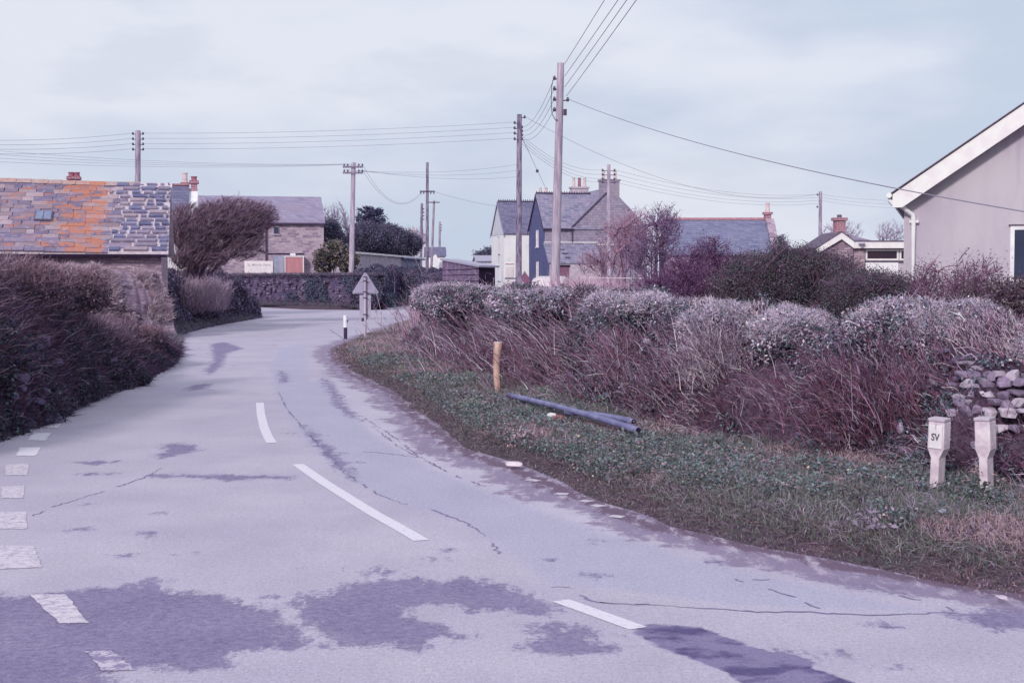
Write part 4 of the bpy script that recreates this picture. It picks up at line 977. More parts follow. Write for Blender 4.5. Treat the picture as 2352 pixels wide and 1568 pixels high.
nt.links.new(col, b.inputs['Base Color']); bump(nt, b, noise(nt, tc.outputs['Object'], 12, 5), 0.5, 0.02); M['lichen'] = m
def slate_courses():
    gl = Geo(); ch = 0.235; ncourse = 17; run = math.hypot(WB/2 + 0.3, rB - eB + sl*0.28)
    ex, ez = (WB/2 + 0.3) / run, (rB - eB + sl * 0.3) / run
    ch = run / ncourse
    for k in range(ncourse):
        x = -LB - 0.1 + random.uniform(-0.2, 0)
        while x < -0.02:
            # mortared area lies to the right, with an uneven left border
            bord = -1.72 + 0.14 * math.sin(k * 1.7) + 0.1 * math.sin(k * 3.1)
            mort = x > bord
            w = random.uniform(0.2, 0.55) if mort else random.uniform(0.2, 0.6)
            big = k < 3
            if big: w *= 1.5
            x1 = min(x + w, 0.01)
            gap = random.uniform(0.07, 0.14) if mort else 0.008
            s0 = k * ch + (random.uniform(0.055, 0.085) if mort else 0.0); s1 = (k + 1) * ch + (0.0 if mort else 0.05)
            if mort and random.random() < 0.04: x = x1; continue
            t0 = 0.040 if not mort else 0.072; t1 = 0.030 if not mort else 0.066
            sag = (0.012 if mort else 0.026) * math.sin(x * 0.9) + random.uniform(-0.006, 0.006)
            def pt(xx, s, h): return (xx, -0.3 + ex * s - ez * h, eB - sl*0.28 + ez * s + ex * h + sag)
            jx = [random.uniform(-0.02, 0.02) for _ in range(4)]
            a_, b_ = x + gap/2, x1 - gap/2
            v = [pt(a_+jx[0], s0, 0.0), pt(b_+jx[1], s0, 0.0), pt(b_+jx[2], s1, 0.0), pt(a_+jx[3], s1, 0.0),
                 pt(a_+jx[0], s0, t0), pt(b_+jx[1], s0, t0), pt(b_+jx[2], s1, t1), pt(a_+jx[3], s1, t1)]
            cset = [S(116,110,136), S(130,120,142), S(160,146,156), S(144,128,140), S(122,112,136)] if not mort else [S(108,110,142), S(122,120,148), S(100,102,136), S(150,138,152), S(132,124,146)]
            c = random.choice(cset)
            gl.add(v, [(0,3,2,1),(4,5,6,7),(0,1,5,4),(1,2,6,5),(2,3,7,6),(3,0,4,7)], None, np.array(c) * random.uniform(0.85, 1.15))
            x = x1
    return gl
build('slates', slate_courses(), M['lichen'], roofp)
g = Geo(); x = -LB - 0.1
while x < -0.9:
    w = random.uniform(0.35, 0.5); dz = 0.03 * math.sin(x * 0.9)
    g.prism([(WB/2 - 0.16, rB - 0.02 + dz), (WB/2, rB + 0.11 + dz), (WB/2 + 0.16, rB - 0.02 + dz)], 0, x, min(x + w - 0.01, -0.9), S(170,150,150)); x += w
build('ridge_tiles', g, M['lichen'], roofp)
build('ridge_mortar', Geo().prism([(WB/2 - 0.24, rB - 0.1), (WB/2 - 0.05, rB + 0.06), (WB/2 + 0.16, rB - 0.02)], 0, -0.89, 0.04), M['mortar'], roofp)
# skylight
def on_roof(x, s, h):
    run = math.hypot(WB/2 + 0.3, rB - eB + sl*0.28); ex, ez = (WB/2 + 0.3) / run, (rB - eB + sl * 0.3) / run
    return (x, -0.3 + ex * s - ez * h, eB - sl*0.28 + ez * s + ex * h)
def roof_slab(g, x0, x1, s0, s1, h0, h1):
    v = [on_roof(x0,s0,h0), on_roof(x1,s0,h0), on_roof(x1,s1,h0), on_roof(x0,s1,h0), on_roof(x0,s0,h1), on_roof(x1,s0,h1), on_roof(x1,s1,h1), on_roof(x0,s1,h1)]
    g.add(v, [(0,3,2,1),(4,5,6,7),(0,1,5,4),(1,2,6,5),(2,3,7,6),(3,0,4,7)])
sx0, sx1 = -3.72, -3.24
g = Geo(); roof_slab(g, sx0, sx1, 1.63, 2.17, 0.05, 0.095)
skl = build('skylight', g, M['roof_dark'], roofp)
g = Geo(); roof_slab(g, sx0+0.03, (sx0+sx1)/2-0.012, 1.66, 2.14, 0.09, 0.105); roof_slab(g, (sx0+sx1)/2+0.012, sx1-0.03, 1.66, 2.14, 0.09, 0.105)
M['skyglass'] = m_noisy('skylight_glass', S(124,134,164), S(112,122,152), 6, 0.2, 0, spec=0.5)
build('pane', g, M['skyglass'], roofp)
g = Geo().box(-LB, -0.05, -0.30, -0.02, eB - 0.30, eB - 0.235)
build('eave_shade', g, M['dark_in'], T)  # dark strip painting the shade under the eave

# -- cottage behind it
b0 = at(150, 640, 57.6)
T = thing('slate_cottage', 'white-gabled slate cottage with brick chimneys just showing behind the lichened barn', 'cottage', (b0[0], b0[1], 0), RZ)
Lc = 5.25
build('wall', gable_prism(Geo(), Lc, 4.2, 4.42, 5.42), M['render_white'], T)
rf = build('roof', gable_roof(Geo(), Lc - 0.35, 4.2, 4.42, 5.42, 0, 0, ov=0.0), M['slate_dark'], T)
build('ridge_tiles', Geo().box(0, Lc - 0.36, 2.0, 2.2, 5.55, 5.62), M['redtile'], T)
chimney(T, Lc - 0.15, 2.1, 5.0, 5.75, 0.26, 0.5, M['brick'], (0,), ph=0.14, potmat=M['pot_red'])
chimney(T, Lc - 0.55, 3.4, 4.9, 5.75, 0.24, 0.5, M['brick'], (0,), ph=0.38, potmat=M['pot_buff'])
chimney(T, 0.2, 2.1, 5.1, 5.85, 0.42, 0.5, M['brick'], (-0.1, 0.12), ph=0.14, potmat=M['pot_red'])
build('fascia', Geo().box(0, Lc, -0.26, -0.2, 4.1, 4.3), M['fascia'], T)

# -- long stone barn
b0 = at(612, 640, 85.0)
T = thing('stone_barn', 'two-storey pale stone barn with grey slate roof and salmon door behind the junction wall', 'barn', (b0[0], b0[1], 0), RZ)
eS, rS = zof(514, 86.5), zof(460, 90)
LS = 3.42
build('wall', gable_prism(Geo(), LS + 9, 6.0, eS, rS, -9, 0), M['barn_stone'], T)
rf = build('roof', gable_roof(Geo(), LS + 9, 6.0, eS, rS, -9, 0, ov=0.08, ove=0.15), M['slate_pale'], T)
build('gutter', Geo().cyl((-9, -0.2, eS - 0.05), (LS + 0.08, -0.2, eS - 0.05), 0.055, n=10), M['iron'], T)
build('downpipe', Geo().cyl((0.0, -0.07, 0), (0.0, -0.07, eS - 0.1), 0.06, n=8), M['iron'], T)
window(T, 0.42, 0.78, zof(538, 85), zof(520, 85), 0, pane='glass', frame='pole', fw=0.04)
build('stone_band', Geo().box(0.1, 2.2, -0.05, 0.01, zof(584, 85), zof(581.5, 85)), M['dark_in'], T)
xa = (652-612) * 85 / F; xb = (696-612) * 85 / F; zt_ = zof(588, 85)
dr_ = build('door', Geo().box(xa+0.05, xb-0.05, -0.55, -0.5, 0.9, zt_-0.05), M['door_red'], T)
g = Geo().box(xa, xa+0.06, -0.58, -0.5, 0.9, zt_).box(xb-0.06, xb, -0.58, -0.5, 0.9, zt_).box(xa+0.06, xb-0.06, -0.58, -0.5, zt_-0.06, zt_).box(xa+0.06, xb-0.06, -0.58, -0.5, 1.86, 1.92)
build('frame', g, M['white'], dr_)
build('porch', Geo().box(xa-0.62, xb, -0.48, -0.01, -0.1, zt_), M['concrete_blue'], T)
build('porch_panel', Geo().box(xa-0.30, xa-0.04, -0.53, -0.485, 0.9, zt_-0.1), M['sign_grey'], T)
build('white_box', Geo().box(xa+0.35, xa+0.66, -0.5, -0.3, zt_+0.01, zt_+0.16), M['white'], T, bevel=0.02)  # plain small white box above the door

# -- name board on the wall
sD = 84.6; sp = at(594.5, 628, sD); w_, h_ = 65 * sD / F, 28.5 * sD / F
T = thing('name_board', 'cream rectangular name board with faint grey lettering standing on the junction wall', 'sign', (sp[0], sD, 1.0), math.radians(3))
z0 = sp[2] - 1.0
build('board', Geo().box(-w_/2, w_/2, -0.02, 0.02, z0, z0 + h_), M['sign_cream'], T, bevel=0.005)
for sx in (-0.45, 0.45): build('post', Geo().box(sx-0.04, sx+0.04, 0.021, 0.09, -0.8, z0 + h_ - 0.1), M['pole'], T)
def text(parent, s, size, loc, rot, mat, name='lettering', extr=0.003, font_sx=1.0):
    cu = bpy.data.curves.new('txt', 'FONT'); cu.body = s; cu.size = size; cu.extrude = extr; cu.align_x = 'CENTER'; cu.offset = size * 0.012
    o = bpy.data.objects.new('tmp', cu); C.objects.link(o); bpy.context.view_layer.update()
    me = bpy.data.meshes.new_from_object(o.evaluated_get(bpy.context.evaluated_depsgraph_get())); bpy.data.objects.remove(o)
    me.materials.clear(); me.materials.append(mat)
    t = bpy.data.objects.new(name, me); C.objects.link(t); t.parent = parent; t.location = loc; t.rotation_euler = rot; t.scale = (font_sx, 1, 1)
    return t
text(T, 'St. Moritz Farm', 0.22, (0.02, -0.0235, z0 + h_*0.60), (PI/2, 0, 0), M['ink'])
g = Geo()
for row, (zz, x0_, x1_) in enumerate(((0.40, -0.45, 0.5), (0.25, -0.25, 0.42))):
    x = x0_
    while x < x1_:
        w = random.uniform(0.03, 0.07); g.box(x, x + w, -0.0235, -0.0205, z0 + h_*zz, z0 + h_*zz + 0.025); x += w + 0.03
g.cyl((-0.47, -0.0235, z0 + h_*0.27), (-0.47, -0.0205, z0 + h_*0.27), 0.04, n=12)
M['ink_faint'] = m_noisy('sign_ink_faint', S(202,196,204), S(196,190,200), 6, 0.8, 0)
build('small_lettering', g, M['ink_faint'], T)

# -- white house
b0 = at(1158, 640, 110); W1 = 5.0; e1, r1 = zof(535, 110), zof(467, 112.4)
T = thing('white_house', 'white rendered house with steep slate roof and pale gable left of the blue-gabled house', 'house', (b0[0], b0[1], 0), RZ)
build('wall', gable_prism(Geo(), 4.4, W1, e1, r1), M['render_white'], T)
build('roof', gable_roof(Geo(), 4.4, W1, e1, r1, ov=0.06, ove=0.12), M['slate_dark'], T)
g = Geo()
for i in range(24): g.box(i*0.18, i*0.18+0.16, W1/2-0.05, W1/2+0.05, r1+0.12, r1+0.22); g.box(i*0.18+0.05, i*0.18+0.1, W1/2-0.03, W1/2+0.03, r1+0.22, r1+0.33)
build('ridge_crest', g, M['iron'], T)
build('gable_panel', Geo().prism([(0.25, e1 - 0.1), (W1-0.25, e1 - 0.1), (W1/2, r1 - 0.3)], 0, -0.03, -0.002), M['render_grey'], T)
build('bargeboard', Geo().prism([(-0.2, e1-0.28), (W1/2, r1-0.12), (W1/2, r1+0.08), (-0.2, e1-0.06)], 0, -0.09, -0.061).prism([(W1/2+0.001, r1-0.12), (W1+0.2, e1-0.28), (W1+0.2, e1-0.06), (W1/2+0.001, r1+0.08)], 0, -0.09, -0.061), M['sign_back'], T)
chimney(T, 3.72, 2.5, 6.6, 8.3, 0.9, 0.5, M['concrete'], (-0.28, 0.2), ph=0.45)
window(T, 1.5, 2.2, zof(582, 112), zof(543, 112), 0, 'left', pane='sign_cream', frame='render_grey', sill=True)
window(T, 1.3, 2.5, zof(644, 112), zof(609, 112), 0, 'left', pane='render_white', frame='render_grey')
xs = 110 / F
nb = build('notice_board', Geo().box(0.08, 22*xs, -0.05, 0.0, zof(606, 110), zof(580+24, 110)+0.0).box(0.08, 21*xs, -0.05, -0.001, zof(637, 110), zof(612, 110)), M['sign_cream'], T)
g = Geo()
for i in range(7): g.box(0.10 + i*0.095, 0.10 + i*0.095 + 0.05, -0.055, -0.051, zof(607, 110) , zof(604.5, 110))
M['ink_orange'] = m_noisy('faded_orange_ink', S(206,176,176), S(198,168,172), 9, 0.8, 0)
build('lettering', g, M['ink_orange'], nb)
build('notice_sill', Geo().box(0.05, 27*xs, -0.08, -0.002, zof(639.5, 110), zof(637.6, 110)), M['sign_back'], T)

# -- blue gabled wing and big gable
D2 = 97; b0 = at(1250.7, 640, D2); W2 = 4.55; e2, r2 = zof(522, 97), zof(449, 99.2)
T = thing('slate_house', 'large slate-hung house with blue left gable, wide front gable and tall chimneys', 'house', (b0[0], b0[1], 0), RZ)
build('wall', gable_prism(Geo(), 4.2, W2, e2, r2), M['slate_hung'], T)
build('blue_gable', Geo().prism([(-0.02, -0.1), (W2, -0.1), (W2, e2), (W2/2, r2), (-0.02, e2)], 0, -0.06, -0.001), M['render_blue'], T)
build('roof', gable_roof(Geo(), 4.0, W2, e2, r2, ov=0.12, ove=0.16), M['slate'], T)
g = Geo()
for i in range(22): g.box(-0.1+i*0.18, -0.1+i*0.18+0.16, W2/2-0.05, W2/2+0.05, r2+0.12, r2+0.22); g.box(-0.1+i*0.18+0.05, -0.1+i*0.18+0.1, W2/2-0.03, W2/2+0.03, r2+0.22, r2+0.3)
build('ridge_crest', g, M['iron'], T)
build('bargeboard', Geo().prism([(-0.2, e2-0.30), (W2/2, r2-0.1), (W2/2, r2+0.1), (-0.2, e2-0.10)], 0, -0.15, -0.122).prism([(W2/2+0.001, r2-0.1), (W2+0.2, e2-0.30), (W2+0.2, e2-0.10), (W2/2+0.001, r2+0.1)], 0, -0.15, -0.122), M['iron'], T)
build('gutter', Geo().cyl((-0.1, -0.22, e2-0.12), (2.0, -0.22, e2-0.12), 0.05, n=8), M['iron'], T)
build('downpipe', Geo().cyl((1.93, -0.1, 4.0), (1.93, -0.1, e2-0.15), 0.05, n=8), M['iron'], T)
x0m = 1.97; Wm = 5.3; em, rm = zof(522, 97.4), zof(434, 98)
build('front_gable', gable_prism(Geo(), 8.6, Wm, em, rm, x0m, -0.06, 'y'), M['slate_hung'], T)
build('roof', gable_roof(Geo(), 8.4, Wm, em, rm, x0m, 0.06, 'y', ov=0.0, ove=0.12), M['slate'], T)
build('verge_strip', Geo().prism([(x0m-0.12, em-0.12), (x0m-0.12, em+0.02), (x0m+Wm/2, rm+0.06), (x0m+Wm/2, rm-0.08)], 1, -0.12, -0.062), M['iron'], T)
chimney(T, x0m+Wm/2, 0.28, 6.6, zof(412, 98), 43*98/F, 0.7, M['slate_hung'], (-0.42, 0.42), ph=0.55)
chimney(T, x0m+Wm/2-0.1, 8.0, 6.8, zof(430, 106), 1.25, 0.7, M['concrete'], (-0.42, 0.02, 0.42), potmat=[M['pot_buff'], M['pot_red'], M['pot_buff']], ph=0.62)
# lean-to in front
ez_, tz_ = 2.71, 3.98
build('lean_to_wall', Geo().prism([(-1.43, -0.1), (-0.07, -0.1), (-0.07, tz_-0.1), (-1.43, ez_-0.08)], 0, -0.05, 3.6), M['render_blue'], T)
build('lean_to_roof', Geo().prism([(-1.55, ez_-0.12), (-0.065, tz_-0.02), (-0.065, tz_+0.05), (-1.55, ez_-0.04)], 0, -0.1, 3.65), M['slate'], T)
build('flashing', Geo().box(-0.05, 3.7, -0.14, -0.061, tz_+0.06, tz_+0.12), M['fascia'], T)
build('flashing', Geo().box(3.72, 5.4, -0.12, -0.061, tz_-0.08, tz_-0.02), M['fascia'], T)
g = Geo()
for (xx, zz, ww) in ((0.95, 3.55, 0.3), (1.0, 3.28, 0.4), (1.15, 3.0, 0.35)):
    yy = -0.065 - (tz_ - zz) / (tz_ - ez_) * 1.48; g.box(xx, xx+ww, yy-0.08, yy+0.02, zz+0.02, zz+0.09)
build('patched_slates', g, M['slate_dark'], T)
build('lean_to_front', Geo().box(0.0, 3.55, -1.50, -1.432, -0.1, ez_-0.13), M['concrete'], T)
dr_ = build('door', Geo().box(0.62, 1.32, -1.55, -1.501, 0.2, 2.38), M['door_brown'], T)
build('frame', Geo().box(0.55, 1.38, -1.57, -1.501, 2.39, 2.52), M['dark_in'], dr_)
window(T, 1.55, 2.2, zof(567, 99), zof(529, 99), -0.06, 'left', pane='sign_cream', frame='white', fw=0.05)
window(T, 1.5, 2.15, zof(639, 99), zof(601, 99), -0.06, 'left', pane='sign_cream', frame='white', fw=0.05)

# -- blue slate cottage to the right
D3 = 75; b0 = at(1534, 640, D3); L3 = (1769-1534) * D3 / F
T = thing('slate_cottage', 'low cottage with blue slate roof, red ridge tiles and brick chimney behind the garden shrubs', 'cottage', (b0[0], b0[1], 0), math.radians(-1))
e3, r3 = zof(580, D3), zof(508, D3 + 2.3)
build('wall', gable_prism(Geo(), L3, 4.6, e3, r3), M['rubble'], T)
build('roof', gable_roof(Geo(), L3, 4.6, e3, r3, ov=0.05), M['slate_blue'], T)
g = Geo(); x = 0
while x < L3 - 0.02: g.prism([(2.15, r3+0.06), (2.3, r3+0.19), (2.45, r3+0.06)], 0, x, min(L3, x+0.29)); x += 0.3
build('ridge_tiles', g, M['redtile'], T)
build('gable_wall', Geo().prism([(-0.3, -0.1), (4.9, -0.1), (4.9, e3+0.05), (2.6, r3+0.12), (2.0, r3+0.12), (-0.3, e3+0.05)], 0, L3+0.06, L3+0.48), M['barn_stone'], T)
cx_ = (1777-1534) * D3 / F
chimney(T, cx_, 2.3, r3-0.1, zof(487, 77), 0.34, 0.42, M['brick'], (0,), ph=0.45)

# -- far bungalow with white fascia
D4 = 58; b0 = at(1956, 640, D4); k4 = D4 / F
T = thing('bungalow', 'flat-fronted bungalow with deep white fascia, long dark windows and squat brick chimney', 'bungalow', (b0[0], b0[1], 0))
zf0, zf1 = zof(570.5, D4), zof(555.5, D4)
build('wall', Geo().box(0.0, 30*k4, 0, 4, -0.1, zf0).box(30*k4+0.001, 170*k4, 0.05, 4, -0.1, zf0 - 0.001), M['concrete'], T)
build('brick_pier', Geo().box(2*k4, 29*k4, -0.06, -0.002, -0.1, zf0-0.02), M['pier'], T)
build('fascia', Geo().box(0.0, 170*k4, -0.3, 4.2, zf0+0.003, zf1), M['fascia'], T)
build('roof_edge', Geo().box(-0.02, 171*k4, -0.33, 4.25, zf1+0.003, zf1+0.05), M['roof_dark'], T)
window(T, 32*k4, 107.5*k4, zof(598, D4), zof(572.6, D4), 0.05, pane='glass_dark', frame='fascia', fw=0.07, sill=False)
window(T, 110*k4, 165*k4, zof(598, D4), zof(572.6, D4), 0.05, pane='glass_dark', frame='fascia', fw=0.07, sill=False)
build('transom', Geo().box(31*k4, 165*k4, -0.03, 0.04, zof(602, D4), zof(599, D4)), M['roof_dark'], T)
build('rendered_panel', Geo().box(32*k4, 107*k4, 0.0, 0.048, 0, zof(602.5, D4)), M['render_white'], T)
g = Geo(); xg0, xg1 = -85*k4, 0.0 ; xa_ = -28*k4
g.prism([(xg0+0.12, -0.1), (-0.002, -0.1), (-0.002, zf0+0.12), (xa_, zof(541, D4)), (xg0+0.12, zof(574, D4))], 1, -0.2, 3.2)
build('stone_gable', g, M['rubble'], T)
zl, za_, zr = zof(571, D4), zof(534.5, D4), zof(556, D4)
g = Geo().prism([(xg0, zl), (xa_, za_), (xa_, za_-0.27), (xg0+0.05, zl-0.2)], 1, -0.36, -0.202)
g.prism([(xa_+0.001, za_), (0.02, zr), (0.02, zr-0.27), (xa_+0.001, za_-0.27)], 1, -0.36, -0.202)
build('bargeboard', g, M['fascia'], T)
g = Geo().prism([(xg0, zl+0.002), (xa_, za_+0.002), (xa_, za_+0.06), (xg0, zl+0.05)], 1, -0.38, 3.3); g.prism([(xa_+0.001, za_+0.002), (0.02, zr+0.002), (0.02, zr+0.05), (xa_+0.001, za_+0.06)], 1, -0.38, 3.3)
build('roof', g, M['roof_dark'], T)
build('main_roof', Geo().prism([(-0.3, zf1+0.052), (1.2, zf1+0.052), (0.0, zf1+0.34)], 1, 1.0, 5.0), M['slate_pale'], T)
chimney(T, -23*k4, 0.5, za_-0.4, zof(499, D4), 24*k4, 0.4, M['brick'], (), ph=0.1)
build('chimney_pot', Geo().cyl((-23*k4, 0.5, zof(499, D4)), (-23*k4, 0.5, zof(492, D4)), 0.1, n=12), M['roof_dark'], T)
g = Geo(); prof = [(0.02, 0.0), (0.05, 0.02), (0.03, 0.05), (0.12, 0.12), (0.14, 0.17), (0.12, 0.18)]
for (ra, za), (rb_, zb_) in zip(prof[:-1], prof[1:]): g.cyl((17*k4, -0.4, zf0+0.03+za), (17*k4, -0.4, zf0+0.03+zb_), ra, rb_, 14, cap=False)
build('pier_urn', g, M['sign_grey'], T)  # small urn on the pier, no lamp

# -- cream house on the right
D5 = 26; xw = xof(2075, D5); TH = math.radians(17)
T = thing('cream_house', 'cream rendered house gable with white bargeboard and downpipe at the right edge', 'house', (xw, D5, 0), -TH)
def lx(u):      # distance along the gable wall that the photo column u meets
    k = (u - 1176) / F; return (k * D5 - xw) / (math.cos(TH) + k * math.sin(TH))
def lz(v, x): return zof(v, D5 - x * math.sin(TH))
xe = lx(2038) + 0.05; ze = lz(444.5, xe - 0) ; x2 = lx(2352); z2_ = lz(232, x2) - 0.0; slope = (z2_ - ze) / (x2 - xe)
half = 5.2; xap = xe + half; zap = ze + slope * half
zw = lambda x: ze - 0.27 + slope * (x - xe)
build('wall', Geo().prism([(0, -0.1), (2*xap, -0.1), (2*xap, zw(0)), (xap, zw(xap)), (0, zw(0))], 1, 0, 9), M['cream'], T)
g = Geo().prism([(xe, ze-0.03), (xap, zap-0.03), (xap, zap-0.005), (xe, ze-0.005)], 1, -0.34, 9.3); g.prism([(2*xap-xe, ze-0.03), (xap+0.001, zap-0.03), (xap+0.001, zap+0.03), (2*xap-xe, ze+0.03)], 1, -0.34, 9.3)
build('roof', g, M['roof_dark'], T)
g = Geo().prism([(xe+0.03, ze-0.27), (xe+0.20, ze-0.27), (xap, zap-0.40), (xap, zap-0.035), (xe+0.03, ze-0.035)], 1, -0.31, -0.27)
g.prism([(2*xap-xe-0.03, ze-0.22), (2*xap-xe-0.27, ze-0.22), (xap+0.001, zap-0.31), (xap+0.001, zap-0.035), (2*xap-xe-0.03, ze-0.035)], 1, -0.31, -0.27)
build('bargeboard', g, M['fascia'], T)
build('soffit', Geo().prism([(xe+0.05, ze-0.19), (-0.002, ze-0.19), (-0.002, ze-0.16), (xe+0.05, ze-0.16)], 1, -0.268, 9.2), M['concrete_blue'], T)
g = Geo().cyl((xe-0.03, -0.34, ze-0.05), (xe-0.03, 9.2, ze-0.05), 0.05, n=12); build('gutter', g, M['plastic'], T)
xp = lx(2096)
pp = [(xe-0.02, -0.24, ze-0.09), (xe-0.02, -0.24, ze-0.14), (xe+0.03, -0.24, ze-0.20), (xe+0.18, -0.20, ze-0.25), (xp-0.07, -0.10, ze-0.36), (xp-0.015, -0.08, ze-0.40), (xp, -0.08, ze-0.48), (xp, -0.08, 0.1)]
dp = build('downpipe', Geo().tube(pp, 0.042, 12), M['plastic'], T)
build('pipe_bracket', Geo().box(xp-0.07, xp+0.09, -0.09, -0.001, ze-0.54, ze-0.495), M['plastic'], dp); build('pipe_bracket', Geo().box(xp-0.07, xp+0.07, -0.09, -0.001, 1.28, 1.32), M['plastic'], dp)
xw0 = lx(2318)
window(T, xw0, xw0 + 1.3, lz(650, xw0), lz(519, xw0), 0, pane='glass', frame='white', fw=0.07)
build('window_lintel', Geo().box(xw0-0.03, xw0+1.33, -0.06, -0.001, lz(518, xw0), lz(515.5, xw0)), M['roof_dark'], T)

# -- outbuilding, shed, far cottages
p0, p1 = at(808, 640, 84), at(968, 640, 107); L6 = float(np.hypot(*(p1-p0)[:2])); rz6 = math.atan2(p1[1]-p0[1], p1[0]-p0[0]); z6 = zof(577.5, 84)
T = thing('outbuilding', 'long low flat-roofed concrete outbuilding with white roof edge behind the junction hedge', 'outbuilding', (p0[0], p0[1], 0), rz6)
xs6 = L6 * 0.66
build('wall', Geo().box(0, xs6, 0, 1.4, -0.1, z6-0.13), M['concrete'], T); build('wall', Geo().box(xs6+0.002, L6, 0.05, 1.4, -0.1, z6-0.14), M['concrete_blue'], T)
build('roof', Geo().box(-0.1, L6+0.2, -0.15, 1.5, z6-0.12, z6), M['fascia'], T)
for i in range(1, 9): build('rib', Geo().box(i*xs6/9-0.03, i*xs6/9+0.03, -0.03, -0.001, -0.1, z6-0.14), M['render_grey'], T)
build('gutter', Geo().cyl((xs6, -0.21, z6-0.16), (L6+0.2, -0.21, z6-0.16), 0.07, n=8), M['concrete_blue'], T)

c0, c1, c2 = at(1016, 640, 60), at(1100, 640, 50), at(1137, 640, 51.3); T = thing('timber_shed', 'low boarded timber shed with sloping pale roof and dark open end beside the junction', 'shed', (c1[0], c1[1], 0))
z_a, z_b = zof(598, 60), zof(614, 50)
def quadprism(p, q, r, za, zb, zc, z0=-0.1):
    s_ = p + (r - q)
    return [(p[0],p[1],z0),(q[0],q[1],z0),(r[0],r[1],z0),(s_[0],s_[1],z0),(p[0],p[1],za),(q[0],q[1],zb),(r[0],r[1],zb),(s_[0],s_[1],za)]
Q6 = [(0,3,2,1),(4,5,6,7),(0,1,5,4),(1,2,6,5),(2,3,7,6),(3,0,4,7)]
build('boarded_wall', Geo().add(quadprism(c0, c1, c2, z_a, z_b, 0), Q6), M['timber'], T, True)
dn = (c0 - c1) / np.linalg.norm((c0-c1)[:2]); ri = (c2 - c1) / np.linalg.norm((c2-c1)[:2])
a_ = c0 + dn*0.2 - ri*0.15; b_ = c1 - dn*0.3 - ri*0.12; d_ = c2 - dn*0.3 + ri*0.25; e_ = c0 + (c2-c1) + dn*0.2 + ri*0.25
g = Geo().add([(a_[0],a_[1],z_a+0.01),(b_[0],b_[1],z_b+0.0),(d_[0],d_[1],z_b+0.0),(e_[0],e_[1],z_a+0.01),(a_[0],a_[1],z_a+0.08),(b_[0],b_[1],z_b+0.06),(d_[0],d_[1],z_b+0.06),(e_[0],e_[1],z_a+0.08)], Q6)
build('roof', g, M['sign_grey'], T, True)
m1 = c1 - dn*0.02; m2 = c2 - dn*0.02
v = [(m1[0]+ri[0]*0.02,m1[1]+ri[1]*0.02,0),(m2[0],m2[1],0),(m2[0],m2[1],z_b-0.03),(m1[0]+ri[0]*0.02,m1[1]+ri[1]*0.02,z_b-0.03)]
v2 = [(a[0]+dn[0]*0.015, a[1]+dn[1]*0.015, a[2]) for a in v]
build('end_shade', Geo().add(v + v2, [(0,1,2,3),(7,6,5,4),(0,4,5,1),(1,5,6,2),(2,6,7,3),(3,7,4,0)]), M['dark_in'], T, True)  # dark panel on a solid box, standing in for the shaded inside
g = Geo()
for zz in np.arange(0.2, 2.2, 0.22):
    a = c0 + (c1-c0)*0.01; bq = c1 - ri*0.02; zc = min(zz, z_b-0.05)
    g.tube([(a[0]-ri[0]*0.015,a[1]-ri[1]*0.015,zc),(bq[0],bq[1],zc)], 0.012, 4)
build('weatherboards', g, M['dark_in'], T, True)

D7 = 150; b0 = at(978, 640, D7)
T = thing('far_cottage', 'small distant cottage with dark roof and white arched wall beyond the shed', 'cottage', (b0[0], b0[1], 0), math.radians(4)); k7 = D7/F
build('wall', gable_prism(Geo(), 44*k7, 5, zof(588, D7), zof(570, D7)), M['render_white'], T)
build('roof', gable_roof(Geo(), 44*k7, 5, zof(588, D7), zof(569, D7)), M['slate_dark'], T)
arc = [(14*k7 + 14*k7*0.5*(1+math.cos(a)), zof(606, D7) + (zof(586, D7)-zof(600, D7))*math.sin(a)*1.5) for a in np.linspace(0, PI, 12)] + [(14*k7, 0), (28*k7, 0)]
build('porch', Geo().prism(arc, 1, -2.0, -1.2), M['white'], T)
D8 = 175; b0 = at(944, 640, D8); k8 = D8/F
T = thing('far_cottage', 'pale distant cottage with chimneys half hidden by the rounded evergreen thicket', 'cottage', (b0[0], b0[1], 0), math.radians(4))
build('wall', gable_prism(Geo(), 36*k8, 5, zof(556, D8), zof(538, D8)), M['render_grey'], T)
build('roof', gable_roof(Geo(), 36*k8, 5, zof(556, D8), zof(538, D8)), M['slate_pale'], T)
chimney(T, 0.5, 2.5, zof(542, D8), zof(527, D8), 0.6, 0.5, M['concrete'], (-0.15, 0.15), ph=0.3); chimney(T, 24*k8, 2.5, zof(542, D8), zof(530, D8), 0.6, 0.5, M['concrete'], (0,), ph=0.3)
D9 = 132; b0 = at(1096, 640, D9); k9 = D9/F
T = thing('far_outbuilding', 'low distant grey-roofed building between the shed and the white house', 'outbuilding', (b0[0], b0[1], 0), math.radians(6))
build('wall', gable_prism(Geo(), 40*k9, 4, zof(600, D9), zof(590, D9)), M['render_grey'], T); build('roof', gable_roof(Geo(), 40*k9, 4, zof(600, D9), zof(589, D9)), M['sign_grey'], T)
b0 = at(1192, 640, 82)
T = thing('small_shed', 'tiny pinkish timber shed with pointed roof at the foot of the white house', 'shed', (b0[0], b0[1], 0))
build('wall', gable_prism(Geo(), 1.0, 0.66, 1.5, 1.98, 0, 0, 'y'), M['door_brown'], T); build('roof', gable_roof(Geo(), 1.0, 0.66, 1.5, 2.0, 0, 0, 'y', th=0.03, ove=0.06, ov=0.05), M['timber'], T)

